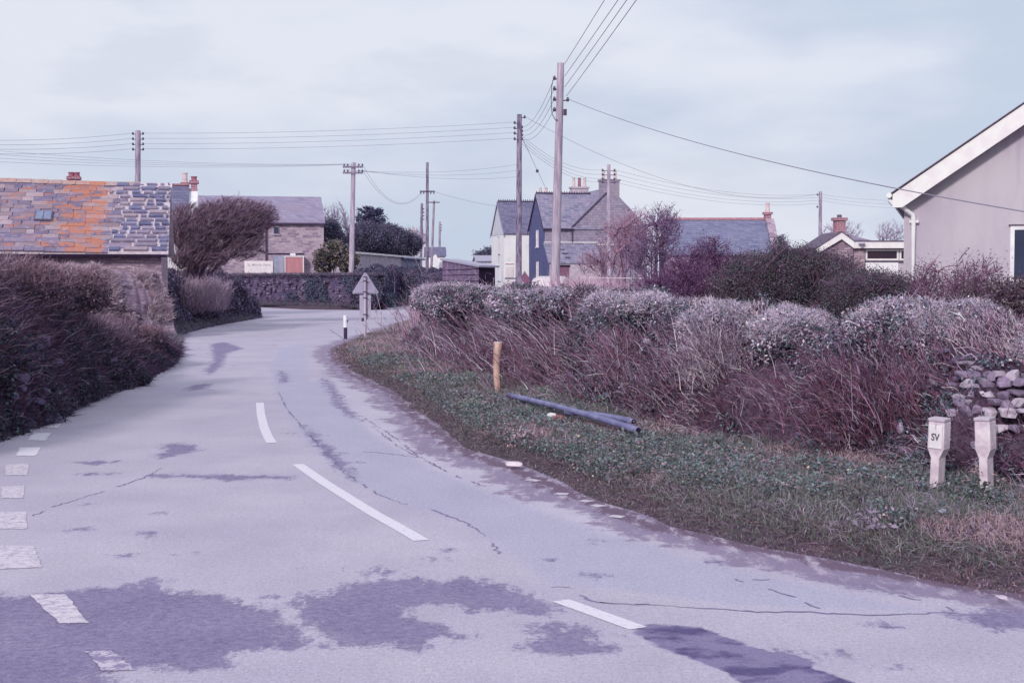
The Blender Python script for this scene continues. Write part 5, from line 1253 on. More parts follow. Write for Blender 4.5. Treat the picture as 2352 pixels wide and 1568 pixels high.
# -- white van behind the bank
v0 = at(1268, 640, 75); T = thing('parked_van', 'small off-white van parked by the blue-gabled house, only its domed roof showing', 'van', (v0[0], v0[1], 0.0), math.radians(80))
prof = [(-1.9,0.35),(-1.95,0.9),(-1.8,1.35),(-1.5,1.62),(-0.9,1.72),(0.2,1.74),(0.7,1.68),(1.05,1.15),(1.75,0.98),(1.95,0.7),(1.95,0.35)]
g = Geo(); sec = [(-0.8,0.90),(-0.74,1.0),(0.0,1.0),(0.74,1.0),(0.8,0.90)]
vs_ = []
for (yy, _) in ((-0.82, 0), (-0.8, 0), (-0.62, 1), (0.62, 1), (0.8, 0), (0.82, 0)):
    for (xx, zz) in prof: vs_.append((xx * (1 if abs(yy) > .7 else 1.0), yy, zz - (0.0 if abs(yy) < 0.7 else (0.10 if zz > 1.2 else 0.0))))
n_ = len(prof); q = [(i*n_+j, i*n_+(j+1) % n_, (i+1)*n_+(j+1) % n_, (i+1)*n_+j) for i in range(5) for j in range(n_)]
t_ = [(0, j, j+1) for j in range(1, n_-1)] + [(5*n_, 5*n_+j+1, 5*n_+j) for j in range(1, n_-1)]
bd = build('body', Geo().add(vs_, q, t_), M['van'], T, smooth=False)
build('windscreen', Geo().prism([(0.76, 1.60), (1.04, 1.20), (1.07, 1.22), (0.80, 1.62)], 1, -0.6, 0.6), M['glass'], T)
for sgn in (-1, 1): build('side_window', Geo().box(0.05, 0.62, sgn*0.83-0.008, sgn*0.83+0.008, 1.15, 1.5), M['glass'], T)
for wx in (-1.2, 1.25):
    for sgn in (-1, 1): build('wheel', Geo().cyl((wx, sgn*0.68, 0.3), (wx, sgn*0.85, 0.3), 0.3, n=20), M['rubber'], T)

# ------------------------------------------------------------------ poles
def insulator(T, p, r=0.045):
    g = Geo().cyl((p[0], p[1], p[2]-0.06), (p[0], p[1], p[2]+0.01), r*0.7, r, 10).cyl((p[0], p[1], p[2]+0.01), (p[0], p[1], p[2]+0.07), r*0.8, r*0.45, 10)
    build('insulator', g, M['porcelain'], T, True)
def pole(lab, ub, ut, vt, D, rb_, rt, mat='pole', name='utility_pole', cat='pole', steps=False):
    b_ = at(ub, 640, D); t_ = at(ut, vt, D)
    T = thing(name, lab, cat, (b_[0], D, 0)); n = 14
    pts = np.array([b_ * (1, 1, 0) + (t_ - b_ * (1, 1, 0)) * k for k in np.linspace(0, 1, n)]); pts[0, 2] = -0.2
    build('shaft', Geo().tube(pts, np.linspace(rb_, rt, n), 14), M[mat], T, True, smooth=True)
    return T, t_, b_
def side_ins(T, t_, D, vlist, side, off=0.2, rad=0.1):
    out = []
    for v in vlist:
        z_ = zof(v, D); x_ = t_[0] + side * off
        build('bracket', Geo().cyl((t_[0] + side*rad*0.7, D-0.02, z_-0.03), (x_, D-0.02, z_-0.03), 0.018, n=6), M['iron'], T, True)
        insulator(T, (x_, D-0.02, z_), 0.055); out.append(np.array((x_, D-0.02, z_+0.02)))
    return out
def wire(a, b_, sag, r, lab, group, mat='wire', n=24):
    a = np.array(a, float); b_ = np.array(b_, float); t = np.linspace(0, 1, n)[:, None]
    pts = a + (b_ - a) * t; pts[:, 2] -= (4 * sag * t * (1 - t))[:, 0]
    o = build('overhead_wire', Geo().tube(pts, r, 5), M[mat]); set_props(o, lab, 'wire', group); return o

# big near pole
T1, tp1, bp1 = pole('tallest nearest wooden utility pole, leaning slightly, standing behind the hedge bank', 1272, 1288, 145, 43, 0.155, 0.105, 'pole_pale')
L1 = side_ins(T1, tp1 - (0.03, 0, 0), 43, (180, 204, 228, 252), -1, 0.16)
R1 = side_ins(T1, tp1 - (0.03, 0, 0), 43, (229,), 1, 0.24)
g = Geo(); q_ = [at(1270, 184, 42.9), at(1267, 200, 42.9), at(1266, 235, 42.9), at(1268, 262, 42.9), at(1275, 275, 42.9), at(1281, 276, 42.85)]
build('lead_cable', Geo().tube(q_, 0.012, 6), M['iron'], T1, True)
cp_ = at(1298, 258, 42.95); build('junction_box', Geo().box(cp_[0]-0.05, cp_[0]+0.05, cp_[1]-0.06, cp_[1]+0.06, cp_[2]-0.09, cp_[2]+0.09), M['iron'], T1, True, bevel=0.01)
# second pole
T2, tp2, bp2 = pole('dark creosoted pole left of the tallest pole, in front of the white house', 1191, 1193, 263, 60, 0.14, 0.105, 'pole_dark')
L2 = side_ins(T2, tp2, 60, (282, 294, 306, 319), -1, 0.2)
R2 = side_ins(T2, tp2, 60, (269,), 1, 0.22)
L1b = [np.array((tp2[0]+0.12, 60, zof(v, 60))) for v in (292, 301, 310, 319)]
for w in L1b: insulator(T2, w, 0.04)
# left pole
T3, tp3, bp3 = pole('pole with eight insulators rising behind the orange lichened roof', 314, 317, 300, 68, 0.15, 0.125)
L3_ = side_ins(T3, tp3, 68, (307, 319, 331, 343), -1, 0.24); R3_ = side_ins(T3, tp3, 68, (307, 319, 331, 343), 1, 0.24)
# cross-arm pole
T4, tp4, bp4 = pole('pole with two wooden cross-arms behind the junction wall and dark bushes', 805, 812, 373, 76, 0.15, 0.115, 'pole_pale')
arms = []
for v in (384, 397.5):
    z_ = zof(v, 76); hw = 23 * 76 / F
    build('cross_arm', Geo().box(tp4[0]-hw-0.02, tp4[0]+hw-0.02, 75.82, 75.90, z_-0.05, z_+0.05), M['pole_dark'], T4, True)
    for k in (-0.9, -0.55, 0.55, 0.9):
        insulator(T4, (tp4[0]+hw*k, 75.86, z_+0.11), 0.05); arms.append(np.array((tp4[0]+hw*k, 75.86, z_+0.15)))
T5, tp5, bp5 = pole('slim tall pole with one short cross-arm rising from the junction hedge', 981, 981.5, 373, 90, 0.11, 0.085, 'pole_dark')
z_ = zof(440, 90); build('cross_arm', Geo().box(tp5[0]-17*90/F, tp5[0]+17*90/F, 89.85, 89.92, z_-0.04, z_+0.04), M['iron'], T5, True)
for k in (-15, -8, 8, 15): insulator(T5, (tp5[0]+k*90/F, 89.88, z_-0.1), 0.05)
T6, tp6, bp6 = pole('distant leaning pole with small cross-arm just right of the slim tall pole', 988, 997, 460, 120, 0.12, 0.09)
z_ = zof(465, 120); build('cross_arm', Geo().box(tp6[0]-13*120/F, tp6[0]+13*120/F, 119.85, 119.93, z_-0.04, z_+0.04), M['iron'], T6, True)
T7, tp7, bp7 = pole('dark distant pole just left of the slim tall pole', 965, 969, 467, 125, 0.13, 0.11, 'pole_dark')
for v in (480, 488, 496, 504): insulator(T7, (tp7[0]+0.16, 124.95, zof(v, 125)), 0.06)
T8, tp8, bp8 = pole('most distant short pole with side insulators standing above the shed roof', 1009, 1010, 509, 165, 0.14, 0.12)
for v in (517, 523, 529): insulator(T8, (tp8[0]+0.2, 164.95, zof(v, 165)), 0.07)
T9, tp9, bp9 = pole('pole crowded with insulators standing in front of the big gable chimney', 1400, 1398, 378, 72, 0.12, 0.09, 'pole_pale')
L9 = side_ins(T9, tp9, 72, (391, 401, 411, 419), -1, 0.3); R9 = side_ins(T9, tp9, 72, (391, 401, 411, 419), 1, 0.3)
T10, tp10, bp10 = pole('plain slim pole between the blue slate cottage and the bungalow', 1883, 1884.5, 440, 90, 0.115, 0.1)
L10 = side_ins(T10, tp10, 90, (447,), -1, 0.2); side_ins(T10, tp10, 90, (475,), -1, 0.2)

gW = 'four parallel wires running overhead from the tallest pole'
for (u0, v0_, u1) in ((1297,147,1383.6),(1297,175,1413),(1297,200,1432),(1301,221,1453)):
    a = at(u0, v0_, 43); 
    # wire passes through the top edge of the view and on over the camera
    D1 = (a[2] - 0.1 - HZ) / (at(1176, 0, 1)[2] - HZ); b_ = at(u1, 0, D1)
    d_ = (b_ - a) / (43 - D1); e_ = a + d_ * (43 + 6); wire(a, e_, 0.12, 0.008, 'one of four parallel wires running up and overhead from the tallest pole', gW, n=40)
for a, b_ in zip(L1, L1b): wire(a, b_, 0.35, 0.007, 'one of four wires sagging from the tallest pole to the dark creosoted pole', 'wires between the two nearest poles')
wire(R1[0], at(2352, 459, 19.5) + (at(2352,459,19.5)-R1[0])*0.15, 0.35, 0.009, 'long service wire crossing the sky from the tallest pole to the cream house', None, 'wire', n=50)
wire(R2[0], L10[0], 1.35, 0.0075, 'long sagging wire from the dark creosoted pole to the plain slim pole', None, n=50)
for a, b_ in zip(L2, R3_): wire(a, b_, 0.14, 0.0075, 'one of four near-level wires between the dark creosoted pole and the lichened roof pole', 'wires across the left sky', n=40)
for i, a in enumerate(L3_): wire(a, at(-60, 322 + i*10, 62), 0.12, 0.0075, 'one of four wires leaving the left pole towards the left edge', 'wires at the far left', n=20)
for i, a in enumerate([np.array((tp2[0]+0.1, 60, zof(v, 60))) for v in (312, 318, 324, 330)]): wire(a, L9[i], 0.45, 0.0065, 'one of four wires dropping from the dark creosoted pole to the pole at the chimney', 'wires to the pole at the chimney')
for i, a in enumerate(R9): wire(a, np.array((tp10[0], 90, zof(446 + i*7, 90))), 0.5, 0.0065, 'one of four wires from the chimney pole to the plain slim pole', 'wires behind the blue slate cottage', n=40)
for i in range(3): wire(np.array((tp10[0], 90, zof(446 + i*7, 90))), at(2150, 458 + i*9, 80), 0.2, 0.0065, 'one of three wires from the plain slim pole towards the cream house', 'wires behind the cream house')
for i, a in enumerate(arms[:4]): wire(a, at(-60, 342 + i*9, 60), 0.22, 0.006, 'one of four faint wires from the cross-arm pole to the left edge', 'faint wires over the left roofs', n=40)
wire(arms[3], at(968, 441, 90), 1.3, 0.0075, 'sagging upper wire from the cross-arm pole to the slim tall pole', None); wire(arms[7], at(970, 443, 90), 1.2, 0.0075, 'sagging lower wire from the cross-arm pole to the slim tall pole', None)
for i, a in enumerate(arms[4:7]): wire(a, at(1186, 378 + i*14, 100), 0.3, 0.0075, 'one of three faint wires from the cross-arm pole passing behind the creosoted pole', 'faint wires behind the creosoted pole', n=40)
wire(at(997, 440, 90), at(1225, 478, 112), 0.3, 0.008, 'wire from the slim tall pole to the white house roof', None)
wd = at(1254, 434, 108); o = wire((tp2[0]+0.1, 60, zof(315, 60)), wd, 0.0, 0.011, 'steep service wire dropping from the creosoted pole to the white house chimney', None)
q_ = at(1234, 393, 90); T = o
g = Geo().cyl((q_[0], q_[1], q_[2]-0.09), (q_[0], q_[1], q_[2]+0.09), 0.09, n=10); set_props(build('wire_weight', g, M['iron']), 'small dark weight hanging on the steep service wire', 'wire weight')

# ------------------------------------------------------------------ road furniture
sD = 34.6; b_ = G(839, 784, 0.1); sD = float(b_[1]); k = sD / F
T = thing('road_sign', 'back of a grey triangular road sign with a plate below, at the verge tip', 'road sign', (b_[0], sD, 0.0), math.radians(-2))
zt_ = zof(640, sD)
build('post', Geo().cyl((0, 0, -0.1), (0, 0, zof(637, sD)), 0.032, n=14), M['pole_pale'], T, smooth=False)
build('post_cap', Geo().cyl((0, 0, zof(637, sD)), (0, 0, zof(634.5, sD)), 0.034, n=14), M['iron'], T)
zA, zB = zof(626, sD), zof(674.5, sD); hw = 30.5 * k
pl = [(-hw+0.03, zB), (hw-0.03, zB), (hw, zB+0.03), (0.035, zA-0.02), (0, zA), (-0.035, zA-0.02), (-hw, zB+0.03)]
tri = build('triangle_plate', Geo().prism(pl, 1, 0.05, 0.056), M['sign_back'], T)
for v in (645, 670): 
    z_ = zof(v, sD); ww = hw * (z_ - zA) / (zB - zA) * 0.92
    build('stiffening_rail', Geo().box(-ww, ww, 0.034, 0.049, z_-0.012, z_+0.012), M['sign_grey'], tri)
    build('clip', Geo().box(-0.045, 0.045, -0.04, 0.034, z_-0.012, z_+0.012), M['iron'], T)
build('lower_plate', Geo().box(-13.5*k, 12.5*k, 0.05, 0.056, zof(733, sD), zof(677.5, sD)), M['sign_grey'], T)
for v in (684, 722):
    z_ = zof(v, sD); build('clip', Geo().box(-0.045, 0.045, -0.04, 0.049, z_-0.012, z_+0.012), M['iron'], T)
build('post_collar', Geo().cyl((-0.055, 0, zof(738, sD)), (-0.055, 0, zof(730, sD)), 0.035, n=10), M['iron'], T)
b_ = G(793.5, 776, 0.03); D_ = float(b_[1]); k = D_ / F
T = thing('verge_marker', 'short black and white marker post at the tip of the verge beside the road sign', 'marker post', (b_[0], D_, 0))
build('lower_shaft', Geo().cyl((0, 0, -0.1), (0, 0, zof(752, D_)), 0.048, 0.048, 14), M['black_paint'], T)
build('upper_shaft', Geo().cyl((0, 0, zof(752, D_)+0.001), (0, 0, zof(724, D_)), 0.055, 0.055, 14), M['white'], T, bevel=0.006)
build('reflector', Geo().cyl((0.05, -0.02, zof(737, D_)), (0.068, -0.024, zof(737, D_)), 0.03, n=12), M['iron'], T)

b_ = G(1142, 880, 0.18); D_ = float(b_[1]) * 0.93; b_ = at(1142, 880, D_); k = D_ / F
T = thing('post_stump', 'weathered orange-brown wooden post stump leaning in the verge at the foot of the bank', 'post', (b_[0], D_, 0.1))
n_ = 9; pts = [(0.01*math.sin(i), 0, -0.1 + (zof(787, D_) + 0.0) * i / (n_-1)) for i in range(n_)]
rr = [0.047, 0.045, 0.043, 0.044, 0.047, 0.049, 0.050, 0.053, 0.055]
build('stump', Geo().tube(pts, rr, 12), M['post_wood'], T, smooth=True)
build('sawn_top', Geo().cyl((pts[-1][0], 0, pts[-1][2]-0.001), (pts[-1][0], 0, pts[-1][2]+0.012), 0.054, 0.05, 12), M['pot_buff'], T)

def gz(p): return float(ground_z(np.array([[p[0], p[1]]]))[0][0])
for (ua, va, ub_, vb_, r_, lab) in ((1168, 902, 1466, 994, 0.030, 'long blue-grey pipe lying in front on the verge below the bank'), (1300, 940, 1455, 974, 0.028, 'shorter blue-grey pipe lying partly behind the front pipe on the verge')):
    a = G(ua, va, 0.30); b_ = G(ub_, vb_, 0.27); a[2] = gz(a) + 0.11; b_[2] = gz(b_) + 0.12
    t = np.linspace(0, 1, 12)[:, None]; pts = a + (b_ - a) * t; pts[:, 2] += 0.02 * np.sin(t[:, 0] * 3)
    T = thing('plastic_pipe', lab, 'pipe', a, 0, 'pipes lying on the verge')
    build('barrel', Geo().tube(pts, r_, 12), M['pvc'], T, True, smooth=True)
    dd_ = (pts[-1] - pts[-2]); dd_ /= np.linalg.norm(dd_)
    build('end_shade', Geo().cyl(pts[-1] - dd_*0.002, pts[-1] + dd_*0.003, r_*0.8, n=12), M['dark_in'], T, True)  # dark disc stands in for the shade inside the bore

# hydrant marker posts
def marker(u, vb, vt, vmid, D, wtop, lab, plate, lean=0.0):
    k = D / F; x = xof(u, D); T = thing('concrete_marker_post', lab, 'marker post', (x, D, 0), math.radians(-40)); bpy.context.view_layer.update()
    z0, z1, z2 = 0.1, zof(vmid, D), zof(vt, D); w = wtop * k * 0.84
    g = Geo(); hw = w / 2; nw = hw * 0.52
    prof = [(-nw, z0), (nw, z0), (nw*1.05, z1-0.06), (hw, z1), (hw*0.98, z2), (-hw*0.98, z2), (-hw, z1), (-nw*1.05, z1-0.06)]
    g.prism(prof[::-1], 1, -0.045, 0.06); o = build('post', g, M['cement_post'], T, bevel=0.006)
    build('head_cap', Geo().box(-hw*1.02, hw*1.02, -0.052, 0.055, z2+0.001, z2+0.022), M['concrete'], T, bevel=0.004)
    if plate:
        build('plate', Geo().box(-hw*0.82, hw*0.82, -0.054, -0.046, z1+0.005, z2-0.022), M['plate_white'], T, bevel=0.003)
        text(T, 'SV', 0.066, (0, -0.0555, z1+0.06), (PI/2, 0, 0), M['ink_dark'], extr=0.002, font_sx=0.8)
        text(T, '1', 0.05, (0, -0.0555, z1+0.135), (PI/2, 0, 0), M['ink'], extr=0.002)
    return T
marker(2154, 1108, 965, 1028, 9.4, 46, 'white concrete marker post with SV plate standing in front of the bank', True)
marker(2276, 1100, 965, 1030, 9.25, 44, 'blank whitewashed concrete marker post right of the SV post', False)
for o_, a_ in zip([o for o in C.objects if o.name.startswith('concrete_marker_post')], (0.05, -0.03)): o_.rotation_euler[1] = a_; o_.rotation_euler[0] = 0.03
k = 10.75/F; x = xof(2076, 10.75); T = thing('broken_post', 'broken grey stone fragment half hidden by red stems left of the SV post', 'post', (x, 10.75, 0.2)); g = Geo()
stone(g, np.array((x, 10.75, zof(985, 10.75))), 0.035, 0.03, 0.06, 0.2, S(168,160,184,1.2)); build('fragment', g, M['stones'], T, True)

def lump(name, lab, cat, u, v, sx, sy, sz, mat, z=0.25, col=(0.6, 0.6, 0.65)):
    p = G(u, v, z); p[2] = gz(p) + sz * 0.6 + 0.05; g = Geo(); stone(g, p, sx, sy, sz, random.uniform(-0.5, 0.5), col)
    T = build(name, g, mat, smooth=False); set_props(T, lab, cat); return T
lump('pale_stone', 'white stone lying in the verge grass beside the pipes', 'stone', 1265, 950, 0.055, 0.045, 0.035, M['plate_white'])
lump('brick_fragment', 'small reddish brick fragment beside the white stone under the pipes', 'brick', 1284, 951, 0.05, 0.03, 0.025, M['orange'])
lump('crumpled_wrapper', 'crumpled pale blue-white wrapper in the weeds below the marker posts', 'litter', 2164, 1180, 0.026, 0.012, 0.014, M['litter'], 0.2)
lump('verge_stone', 'small pale stone lying at the road edge by the gutter', 'stone', 1182, 1062, 0.075, 0.04, 0.02, M['cement_post'], 0.05)
lump('edge_stone', 'flat pale stone on the muddy edge at the right of the road', 'stone', 2300, 1385, 0.035, 0.025, 0.012, M['cement_post'], 0.0)

# ------------------------------------------------------------------ bushes and trees
def bush(name, lab, cat, bases, ells, n, r, col, tip, lean=(0, 0, 0.3), leafs=None, group=None, shell=0.5, twigname='branches'):
    if name in ('garden_hedge', 'garden_shrub', 'purple_shrub', 'bramble_shrub'):      # foliage reaches the ground
        ells = list(ells) + [(e[0], e[1], e[2] * 0.45, e[3] * 0.9, e[4] * 0.9, e[5] * 0.8) for e in ells[:3]]
        leafs = (int(leafs[0] * 1.4),) + tuple(leafs[1:]); n = tuple(int(a * 1.2) for a in n)
    bases = np.asarray(bases, float).reshape(-1, 3); T = thing(name, lab, cat, bases.mean(0) * (1, 1, 0), 0, group)
    gs, tips = grow(bases, ells, *n, r=r, col=col, tipcol=tip, lean=lean, shell=shell)
    build(twigname, gs, M['twig'], T, True)
    if leafs:
        ncl, per, cr, size, cols = leafs[:5]
        build('leaves', leaf_cloud(ells, ncl, per, (cr,)*3, size, cols, 0.5, leafs[5] if len(leafs) > 5 else 0.3, 0.25), M['leaf'], T, True)
    return T
# wind-swept bare thorn
DW = 50
be = [ell(465, 530, DW, 80, 62, 1.1), ell(530, 508, DW, 90, 50, 1.1), ell(590, 500, DW, 48, 36, 0.8), ell(415, 530, DW, 30, 60, 0.8), ell(560, 550, DW, 50, 32, 0.7), ell(450, 580, DW, 50, 44, 0.8), ell(430, 606, DW, 42, 30, 0.8), ell(480, 600, DW, 46, 26, 0.7), ell(550, 580, DW, 56, 22, 0.6)]
base = [at(440 + k*7, 700, DW) * (1, 1, 0) + (0, 0, 0.9) for k in (-1, 0, 1, 2)]
bush('windswept_thorn', 'dense bare wind-swept thorn bush leaning right between the two barns', 'bush', base, be, (18, 260, 6500, 40000), (0.045, 0.018, 0.008, 0.0055), S(92,72,98,1.15), S(118,98,120,1.2), (0.42, 0, 0.25), None, shell=0.42)
n = 24000; P, dP = in_ells(n, be, 0.5); fl = unit(unit(P - np.array(base).mean(0)) * 0.9 + np.array((0.45, 0, 0.25)) + RNG.normal(0, 0.28, (n, 3)))
build('twigs', blades(P, fl, RNG.uniform(0.12, 0.34, n), RNG.uniform(0.007, 0.012, n), cvar(S(112,94,110,1.25), n, 0.35, S(150,130,146,1.25), 0.3), 0.12), M['blade'], bpy.data.objects['windswept_thorn'], True)
n = 4200; P = np.column_stack([RNG.uniform(xof(392, 49), xof(520, 49), n), RNG.uniform(47.5, 50, n), RNG.uniform(0.5, 1.35, n)]); P[:, 2] += 0.25 * sinoise(P[:, :2], 2.0, 97)
T = thing('grass_clump', 'pale dry grass around the foot of the wind-swept thorn', 'grass', (P[:,0].mean(), 48.8, 0))
build('dry_grass', blades(P, RNG.normal(0, 0.3, (n, 3)) + (0.15, 0, 1), RNG.uniform(0.15, 0.6, n), RNG.uniform(0.010, 0.018, n), cvar(S(166,150,164,K), n, 0.15, S(140,118,144,K), 0.35), 0.5), M['blade'], T, True)

# behind the junction wall
DL = 78; GR = [S(84,84,88,K), S(104,100,96,K), S(64,58,78,K), S(128,120,112,K)]
le = [ell(745, 600, DL, 26, 28, 0.9), ell(765, 578, DL, 30, 24, 0.9), ell(798, 600, DL, 24, 26, 0.9)]
bush('laurel_bush', 'mottled green laurel bush with pale stems right of the salmon door', 'bush', [at(u, 640, DL)*(1,1,0) for u in (740, 758, 780, 800)], le, (12, 80, 500), (0.06, 0.025, 0.012), S(150,130,150,1.3), S(110,92,110,1.3), (0, 0, 0.3), (420, 16, 0.09, 0.14, GR, 0.22))
DK = [S(92,88,112,K), S(78,74,98,K), S(104,104,124,K), S(86,92,108,K)]
DT = 95
bush('ivy_clump', 'ivy-covered clump where the junction wall meets the hedge behind the road sign', 'bush', [at(858, 640, 73)*(1,1,0)], [ell(852, 668, 73, 22, 34, 0.5), ell(872, 655, 74, 18, 40, 0.5)], (6, 40, 300), (0.03, 0.012, 0.008), S(96,80,108), S(110,96,120), (0, 0, 0.3), (420, 14, 0.09, 0.1, [S(92,86,112,K), S(76,76,100,K), S(96,104,116,K)], 0.3))
bush('evergreen_tree', 'dark rounded evergreen just right of the long stone barn', 'tree', [at(755, 640, 92)*(1,1,0)], [ell(755, 540, 92, 26, 38, 1.2), ell(775, 560, 92, 20, 30, 1.0), ell(742, 560, 92, 14, 45, 0.9)], (6, 40, 300), (0.1, 0.04, 0.02), S(84,66,96), S(84,66,96), (0, 0, 0.3), (900, 20, 0.14, 0.12, DK + [S(90,84,108,K)], 0.3))
bush('bare_tree', 'thin bare tree rising above the rounded evergreen beside the barn', 'tree', [at(775, 640, 98)*(1,1,0)], [ell(770, 500, 98, 32, 30, 1.4), ell(790, 520, 98, 22, 28, 1.2)], (7, 60, 500, 900), (0.09, 0.035, 0.015, 0.009), S(140,132,156), S(150,142,166), (0.1, 0, 0.3))
# spiky cypress: tiers of up-curved boughs
T = thing('cypress_tree', 'dark spiky cypress standing behind the cross-arm pole', 'tree', at(850, 640, 108) * (1, 1, 0))
tb = at(848, 640, 108) * (1, 1, 0); tt = at(852, 475, 108)
build('trunk', Geo().tube([tb, tb*0.5+tt*0.5, tt], [0.22, 0.15, 0.04], 8), M['pole_dark'], T, True)
P_ = []; N_ = []; gt = Geo(); P0l = []; P1l = []; Cl = []
for k in range(70):
    h_ = random.random() ** 0.8; z_ = zof(575, 108) + (zof(478, 108) - zof(575, 108)) * h_
    az = random.uniform(0, 2*PI); R_ = (1.9 - 1.15 * h_) * random.uniform(0.75, 1.1)
    p0 = tb + (tt - tb) * (z_ / tt[2]); d_ = np.array((math.cos(az), math.sin(az)*0.8, 0)); p1 = p0 + d_ * R_ + (0, 0, 0.45 * R_ * random.uniform(0.3, 1)); c_ = p0 + d_ * R_ * 0.6
    P0l.append(p0); P1l.append(p1); Cl.append(c_)
    t = RNG.random(90) ** 0.7; t = t[:, None]; pt = (1-t)**2*p0 + 2*t*(1-t)*c_ + t*t*p1; P_.append(pt + RNG.normal(0, 0.13, pt.shape) * (1, 1, 0.55)); N_.append(RNG.normal(0, 1, pt.shape) + (0, 0, 0.6))
gs, _ = stems(np.array(P0l), np.array(Cl), np.array(P1l), 0.04, 0.012, 5, cvar(S(70,56,84), 70)); build('branches', gs, M['twig'], T, True)
P_ = np.concatenate(P_); N_ = np.concatenate(N_); build('leaves', leaves(P_, N_, RNG.uniform(0.14, 0.26, len(P_)), cvar(S(76,74,106,K), len(P_), 0.25, S(92,92,120,K), 0.3), 0.45), M['leaf'], T, True)
te = [ell(840, 548, 104, 45, 36, 1.6), ell(885, 550, 106, 50, 34, 1.8), ell(930, 562, 108, 38, 28, 1.6)]
bush('evergreen_thicket', 'broad rounded dark evergreen thicket above the white-edged outbuilding', 'bush', [at(u, 640, 106)*(1,1,0) for u in (830, 870, 910, 940)], te, (10, 80, 600), (0.08, 0.03, 0.015), S(84,66,96), S(96,80,108), (0, 0, 0.3), (3200, 18, 0.13, 0.12, DK + [S(96,88,116,K)], 0.2))
bush('distant_thicket', 'low blue-grey bush on the skyline right of the shed roof', 'bush', [at(1112, 640, 140)*(1,1,0)], [ell(1110, 588, 140, 20, 9, 1.5), ell(1124, 582, 142, 12, 10, 1.5)], (4, 30, 200), (0.06, 0.03, 0.015), S(84,76,110), S(84,76,110), (0, 0, 0.3), (160, 14, 0.2, 0.22, DK))
bush('distant_thicket', 'bare twiggy bush beside the pale distant cottage chimneys', 'bush', [at(940, 640, 140)*(1,1,0)], [ell(932, 535, 140, 26, 14, 1.5), ell(955, 540, 140, 24, 16, 1.5)], (5, 50, 500), (0.06, 0.025, 0.014), S(150,140,160), S(156,146,166), (0, 0, 0.3))
bush('junction_scrub', 'mauve scrub on top of the hedge slope around the foot of the slim tall pole', 'bush', [at(u, 640, 84)*(1,1,0) for u in (950, 985, 1010)], [ell(960, 640, 84, 34, 18, 1.0), ell(995, 645, 80, 30, 16, 1.0)], (12, 80, 900), (0.03, 0.014, 0.009), S(110,90,120,K), S(120,98,126,K), (0, 0, 0.3), (380, 14, 0.12, 0.11, [S(96,90,116,K), S(110,96,122,K), S(84,92,108,K)], 0.3))

# right garden
c_pk = S(158,128,150,1.25); c_pd = S(128,98,126,1.25)
bush('bare_shrub', 'pinkish bare twiggy shrub in front of the big slate gable', 'bush', [at(u, 640, 46)*(1,1,0) for u in (1380, 1400, 1430, 1450)], [ell(1430, 560, 46, 62, 70, 1.4), ell(1460, 530, 46, 46, 54, 1.2), ell(1370, 610, 46, 50, 36, 1.2)], (16, 150, 1500, 2800), (0.04, 0.016, 0.008, 0.0055), c_pd, c_pk, (0.1, 0, 0.4), (130, 14, 0.12, 0.05, [c_pk, c_pd, S(110,96,124,K)], 0.5))
bush('bare_tree', 'grey bare small tree with fine twigs against the sky left of the blue slate roof', 'tree', [at(u, 640, 40)*(1,1,0) for u in (1500, 1515)], [ell(1515, 560, 40, 50, 90, 1.0), ell(1530, 520, 40, 40, 46, 1.0), ell(1470, 590, 40, 38, 60, 0.9)], (12, 130, 1300, 2600), (0.055, 0.02, 0.009, 0.005), S(104,84,116,1.2), S(124,102,134,1.2), (0.05, 0, 0.35), (110, 12, 0.1, 0.05, [S(100,84,112,K), S(90,72,104,K)], 0.6))
bush('purple_shrub', 'dense dark purple shrub in front of the blue slate cottage', 'bush', [at(u, 640, 30)*(1,1,0) for u in (1560, 1600, 1650, 1690)], [ell(1620, 630, 30, 82, 82, 0.9), ell(1580, 660, 29, 62, 62, 0.8), ell(1500, 665, 30, 60, 46, 0.7), ell(1690, 640, 30, 60, 60, 0.9), ell(1630, 580, 30, 40, 36, 0.7), ell(1560, 640, 30, 60, 40, 0.7)], (24, 260, 2600, 4000), (0.03, 0.013, 0.006, 0.004), S(86,58,92,K), S(104,74,106,K), (0.1, 0, 0.4), (700, 14, 0.08, 0.045, [S(88,62,96,K), S(78,58,90,K), S(104,80,110,K)], 0.35))
GH = [S(86,86,94,K), S(94,96,100,K), S(88,66,88,K), S(76,70,88,K), S(92,76,94,K), S(82,88,92,K)]
bush('garden_hedge', 'rough green and brown garden hedge beneath the plain slim pole', 'bush', [at(u, 640, 25)*(1,1,0) for u in (1720, 1780, 1840, 1900)], [ell(1730, 658, 25, 66, 78, 0.9), ell(1800, 654, 25, 78, 80, 0.9), ell(1890, 664, 25, 66, 80, 0.9), ell(1785, 580, 25, 22, 26, 0.5), ell(1850, 605, 25, 60, 34, 0.6), ell(1690, 660, 25, 60, 50, 0.6), ell(1950, 655, 24, 60, 50, 0.6), ell(1900, 615, 25, 60, 30, 0.6)], (20, 260, 2200, 3000), (0.03, 0.012, 0.006, 0.004), S(104,78,104,K), S(112,84,108,K), (0.1, 0, 0.4), (5200, 16, 0.07, 0.032, GH, 0.25))
bush('garden_shrub', 'dark green shrub in front of the bungalow windows', 'bush', [at(u, 640, 22)*(1,1,0) for u in (1960, 2010, 2060)], [ell(1975, 680, 22, 80, 55, 0.8), ell(2060, 675, 22, 60, 42, 0.7), ell(2025, 650, 22, 44, 24, 0.5)], (14, 160, 1300, 1600), (0.025, 0.01, 0.005, 0.0035), S(90,64,92,K), S(104,80,104,K), (0, 0, 0.4), (2200, 15, 0.06, 0.03, GH, 0.25))
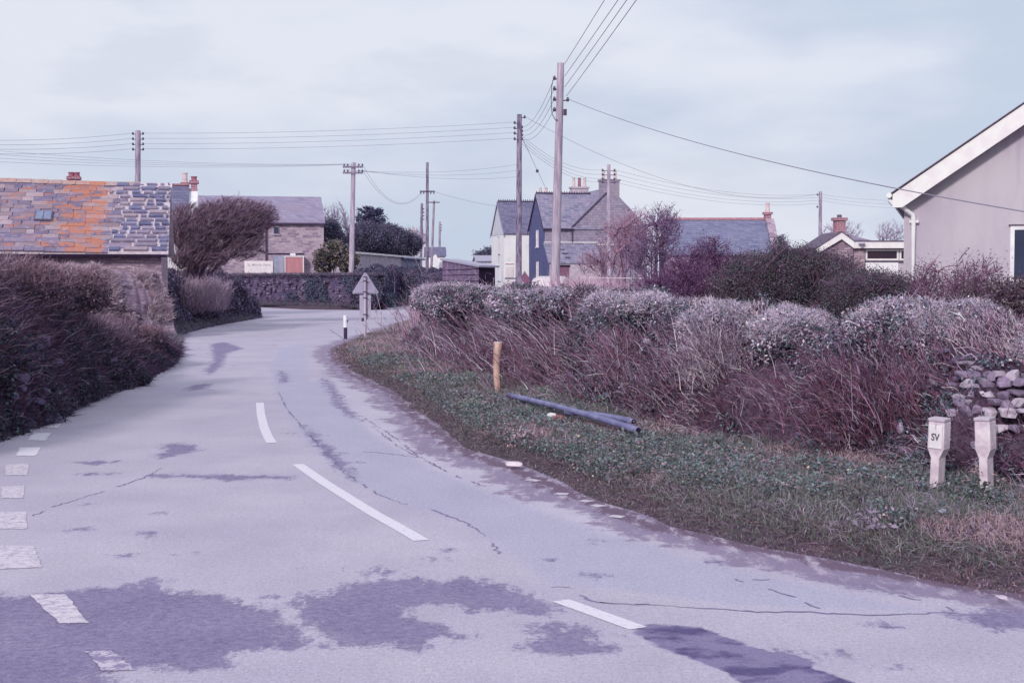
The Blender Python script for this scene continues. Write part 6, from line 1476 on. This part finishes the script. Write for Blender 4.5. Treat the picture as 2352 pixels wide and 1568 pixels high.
bush('bramble_shrub', 'arching bramble shrub against the cream wall beside the downpipe', 'bush', [at(u, 640, 21)*(1,1,0) for u in (2110, 2150, 2190, 2230)], [ell(2140, 700, 21, 70, 50, 0.7), ell(2190, 670, 21, 70, 40, 0.6), ell(2240, 640, 21, 60, 46, 0.6), ell(2130, 640, 21, 40, 40, 0.5)], (20, 200, 1500, 1600), (0.016, 0.008, 0.004, 0.003), S(104,70,98,K), S(120,90,116,K), (-0.1, 0, 0.5), (330, 12, 0.09, 0.036, [S(112,96,116,K), S(96,84,100,K), S(130,116,138,K), S(92,60,84,K)], 0.45))
bush('garden_shrub', 'dark brown-green shrub under the blue window at the right edge', 'bush', [at(u, 640, 19)*(1,1,0) for u in (2260, 2310, 2370)], [ell(2290, 690, 19, 80, 46, 0.7), ell(2390, 690, 18.6, 80, 60, 0.7), ell(2190, 715, 19.2, 60, 30, 0.6)], (16, 180, 1300, 1200), (0.022, 0.009, 0.0045, 0.003), S(84,58,84,K), S(104,80,100,K), (0, 0, 0.3), (1100, 15, 0.06, 0.038, [S(98,90,98,K), S(84,70,86,K), S(86,56,82,K), S(112,104,108,K)], 0.25))
bush('bare_tree', 'faint bare tree on the skyline behind the bungalow roof', 'tree', [at(2040, 640, 100)*(1,1,0)], [ell(2045, 540, 100, 36, 32, 1.5)], (7, 60, 420, 500), (0.07, 0.03, 0.014, 0.009), S(150,142,164), S(158,150,172), (0, 0, 0.5))
bush('bare_tree', 'faint bare tree on the skyline behind the squat brick chimney', 'tree', [at(1940, 640, 104)*(1,1,0)], [ell(1935, 540, 104, 52, 32, 1.5)], (8, 60, 420, 500), (0.07, 0.03, 0.014, 0.009), S(150,142,164), S(158,150,172), (0, 0, 0.5))
bush('distant_thicket', 'small dark bush on the skyline between cottage chimney and slim pole', 'bush', [at(1820, 640, 66)*(1,1,0), at(1800, 640, 66)*(1,1,0)], [ell(1796, 572, 66, 16, 34, 0.7), ell(1845, 585, 66, 36, 20, 0.8)], (8, 60, 600), (0.03, 0.015, 0.01), S(96,82,112), S(100,88,118), (0.2, 0, 0.3), (150, 14, 0.1, 0.1, [S(84,82,104,K), S(72,66,92,K)], 0.4))
# pale tall grasses behind the bank, under the nearest pole
for (u0, u1, D, h0, lab) in ((1270, 1420, 30, 1.9, 'tall pale dry grasses behind the bank right of the tallest pole'), (960, 1180, 34, 1.55, 'pale dry grasses behind the far end of the bank below the shed')):
    n = 6500; P = np.column_stack([RNG.uniform(xof(u0, D), xof(u1, D), n), RNG.uniform(D-1.5, D+1.5, n), np.zeros(n)])
    T = thing('tall_grass', lab, 'grass', (P[:, 0].mean(), D, 0))
    build('stalks', blades(P, RNG.normal(0, 0.10, (n, 3)) + (0, 0, 1), h0 * RNG.uniform(0.55, 1.0, n), RNG.uniform(0.010, 0.02, n), cvar(S(190,164,180,K), n, 0.15, S(150,124,148,K), 0.35), 0.3), M['blade'], T, True)
# wire fence glimpsed behind the bank
T = thing('wire_fence', 'thin pale wire fence behind the bare shrubs right of the tallest pole', 'fence', at(1450, 640, 44) * (1, 1, 0))
for u in (1330, 1450, 1560): q_ = at(u, 640, 44); build('post', Geo().box(q_[0]-0.02, q_[0]+0.02, 43.9, 44, 0, 1.66), M['pole'], T, True)
build('rail', Geo().tube([at(1330, 637, 44), at(1450, 639, 44), at(1560, 640, 44)], 0.012, 6), M['fascia'], T, True)

# ------------------------------------------------------------------ sky, sun, camera
SUN_AZ = math.radians(205); SUN_EL = math.radians(27)      # compass: clockwise from +Y ; from behind-left of the camera
w = bpy.data.worlds.new('World'); scn.world = w; w.use_nodes = True; nt = w.node_tree
bg = nt.nodes['Background']; bg.inputs[1].default_value = 0.1
sky = nt.nodes.new('ShaderNodeTexSky'); sky.sky_type = 'NISHITA'; sky.sun_disc = False
sky.sun_elevation = SUN_EL; sky.sun_rotation = SUN_AZ; sky.air_density = 1.2; sky.dust_density = 3.0; sky.ozone_density = 1.0
tc = nt.nodes.new('ShaderNodeTexCoord'); mp = nt.nodes.new('ShaderNodeMapping'); mp.inputs['Scale'].default_value = (1.6, 1.6, 5.0); mp.inputs['Location'].default_value = (0.3, 0.0, 0.35)
nt.links.new(tc.outputs['Generated'], mp.inputs[0])
n1 = noise(nt, mp.outputs[0], 1.5, 6, 0.5); n2 = noise(nt, mp.outputs[0], 3.2, 6, 0.55)
def S1(r, g, b_): return tuple(lin(x) * 10 for x in (r, g, b_))
cl = mixc(nt, sstep(nt, n1, 0.41, 0.59), S1(200,212,233), S1(230,234,247))
cl = mixc(nt, mth(nt, 'MULTIPLY', sstep(nt, n2, 0.52, 0.66), 0.55), cl, S1(210,217,233))
out = mixc(nt, 0.93, sky.outputs[0], cl); nt.links.new(out, bg.inputs[0])
sd = bpy.data.lights.new('sun', 'SUN'); sd.energy = 2.1; sd.angle = math.radians(8); sd.color = (1.0, 0.93, 0.90)
so = bpy.data.objects.new('sun', sd); C.objects.link(so)
dirv = Vector((math.sin(SUN_AZ) * math.cos(SUN_EL), math.cos(SUN_AZ) * math.cos(SUN_EL), math.sin(SUN_EL)))
so.rotation_euler = dirv.to_track_quat('Z', 'Y').to_euler(); so.location = (-20, -30, 40)
cd = bpy.data.cameras.new('camera'); cd.lens = 50; cd.sensor_width = 36 ; cd.clip_end = 6000
cd.lens = F / 2352 * 36
co_ = bpy.data.objects.new('camera', cd); C.objects.link(co_); co_.location = (0, 0, HZ); co_.rotation_euler = (PI/2 - PITCH, 0, 0); scn.camera = co_
scn.view_settings.view_transform = 'Standard'; scn.view_settings.look = 'None'; scn.view_settings.exposure = 0; scn.view_settings.gamma = 1
scn.render.resolution_x = 1024; scn.render.resolution_y = 682
scn.cycles.max_bounces = 5; scn.cycles.diffuse_bounces = 3
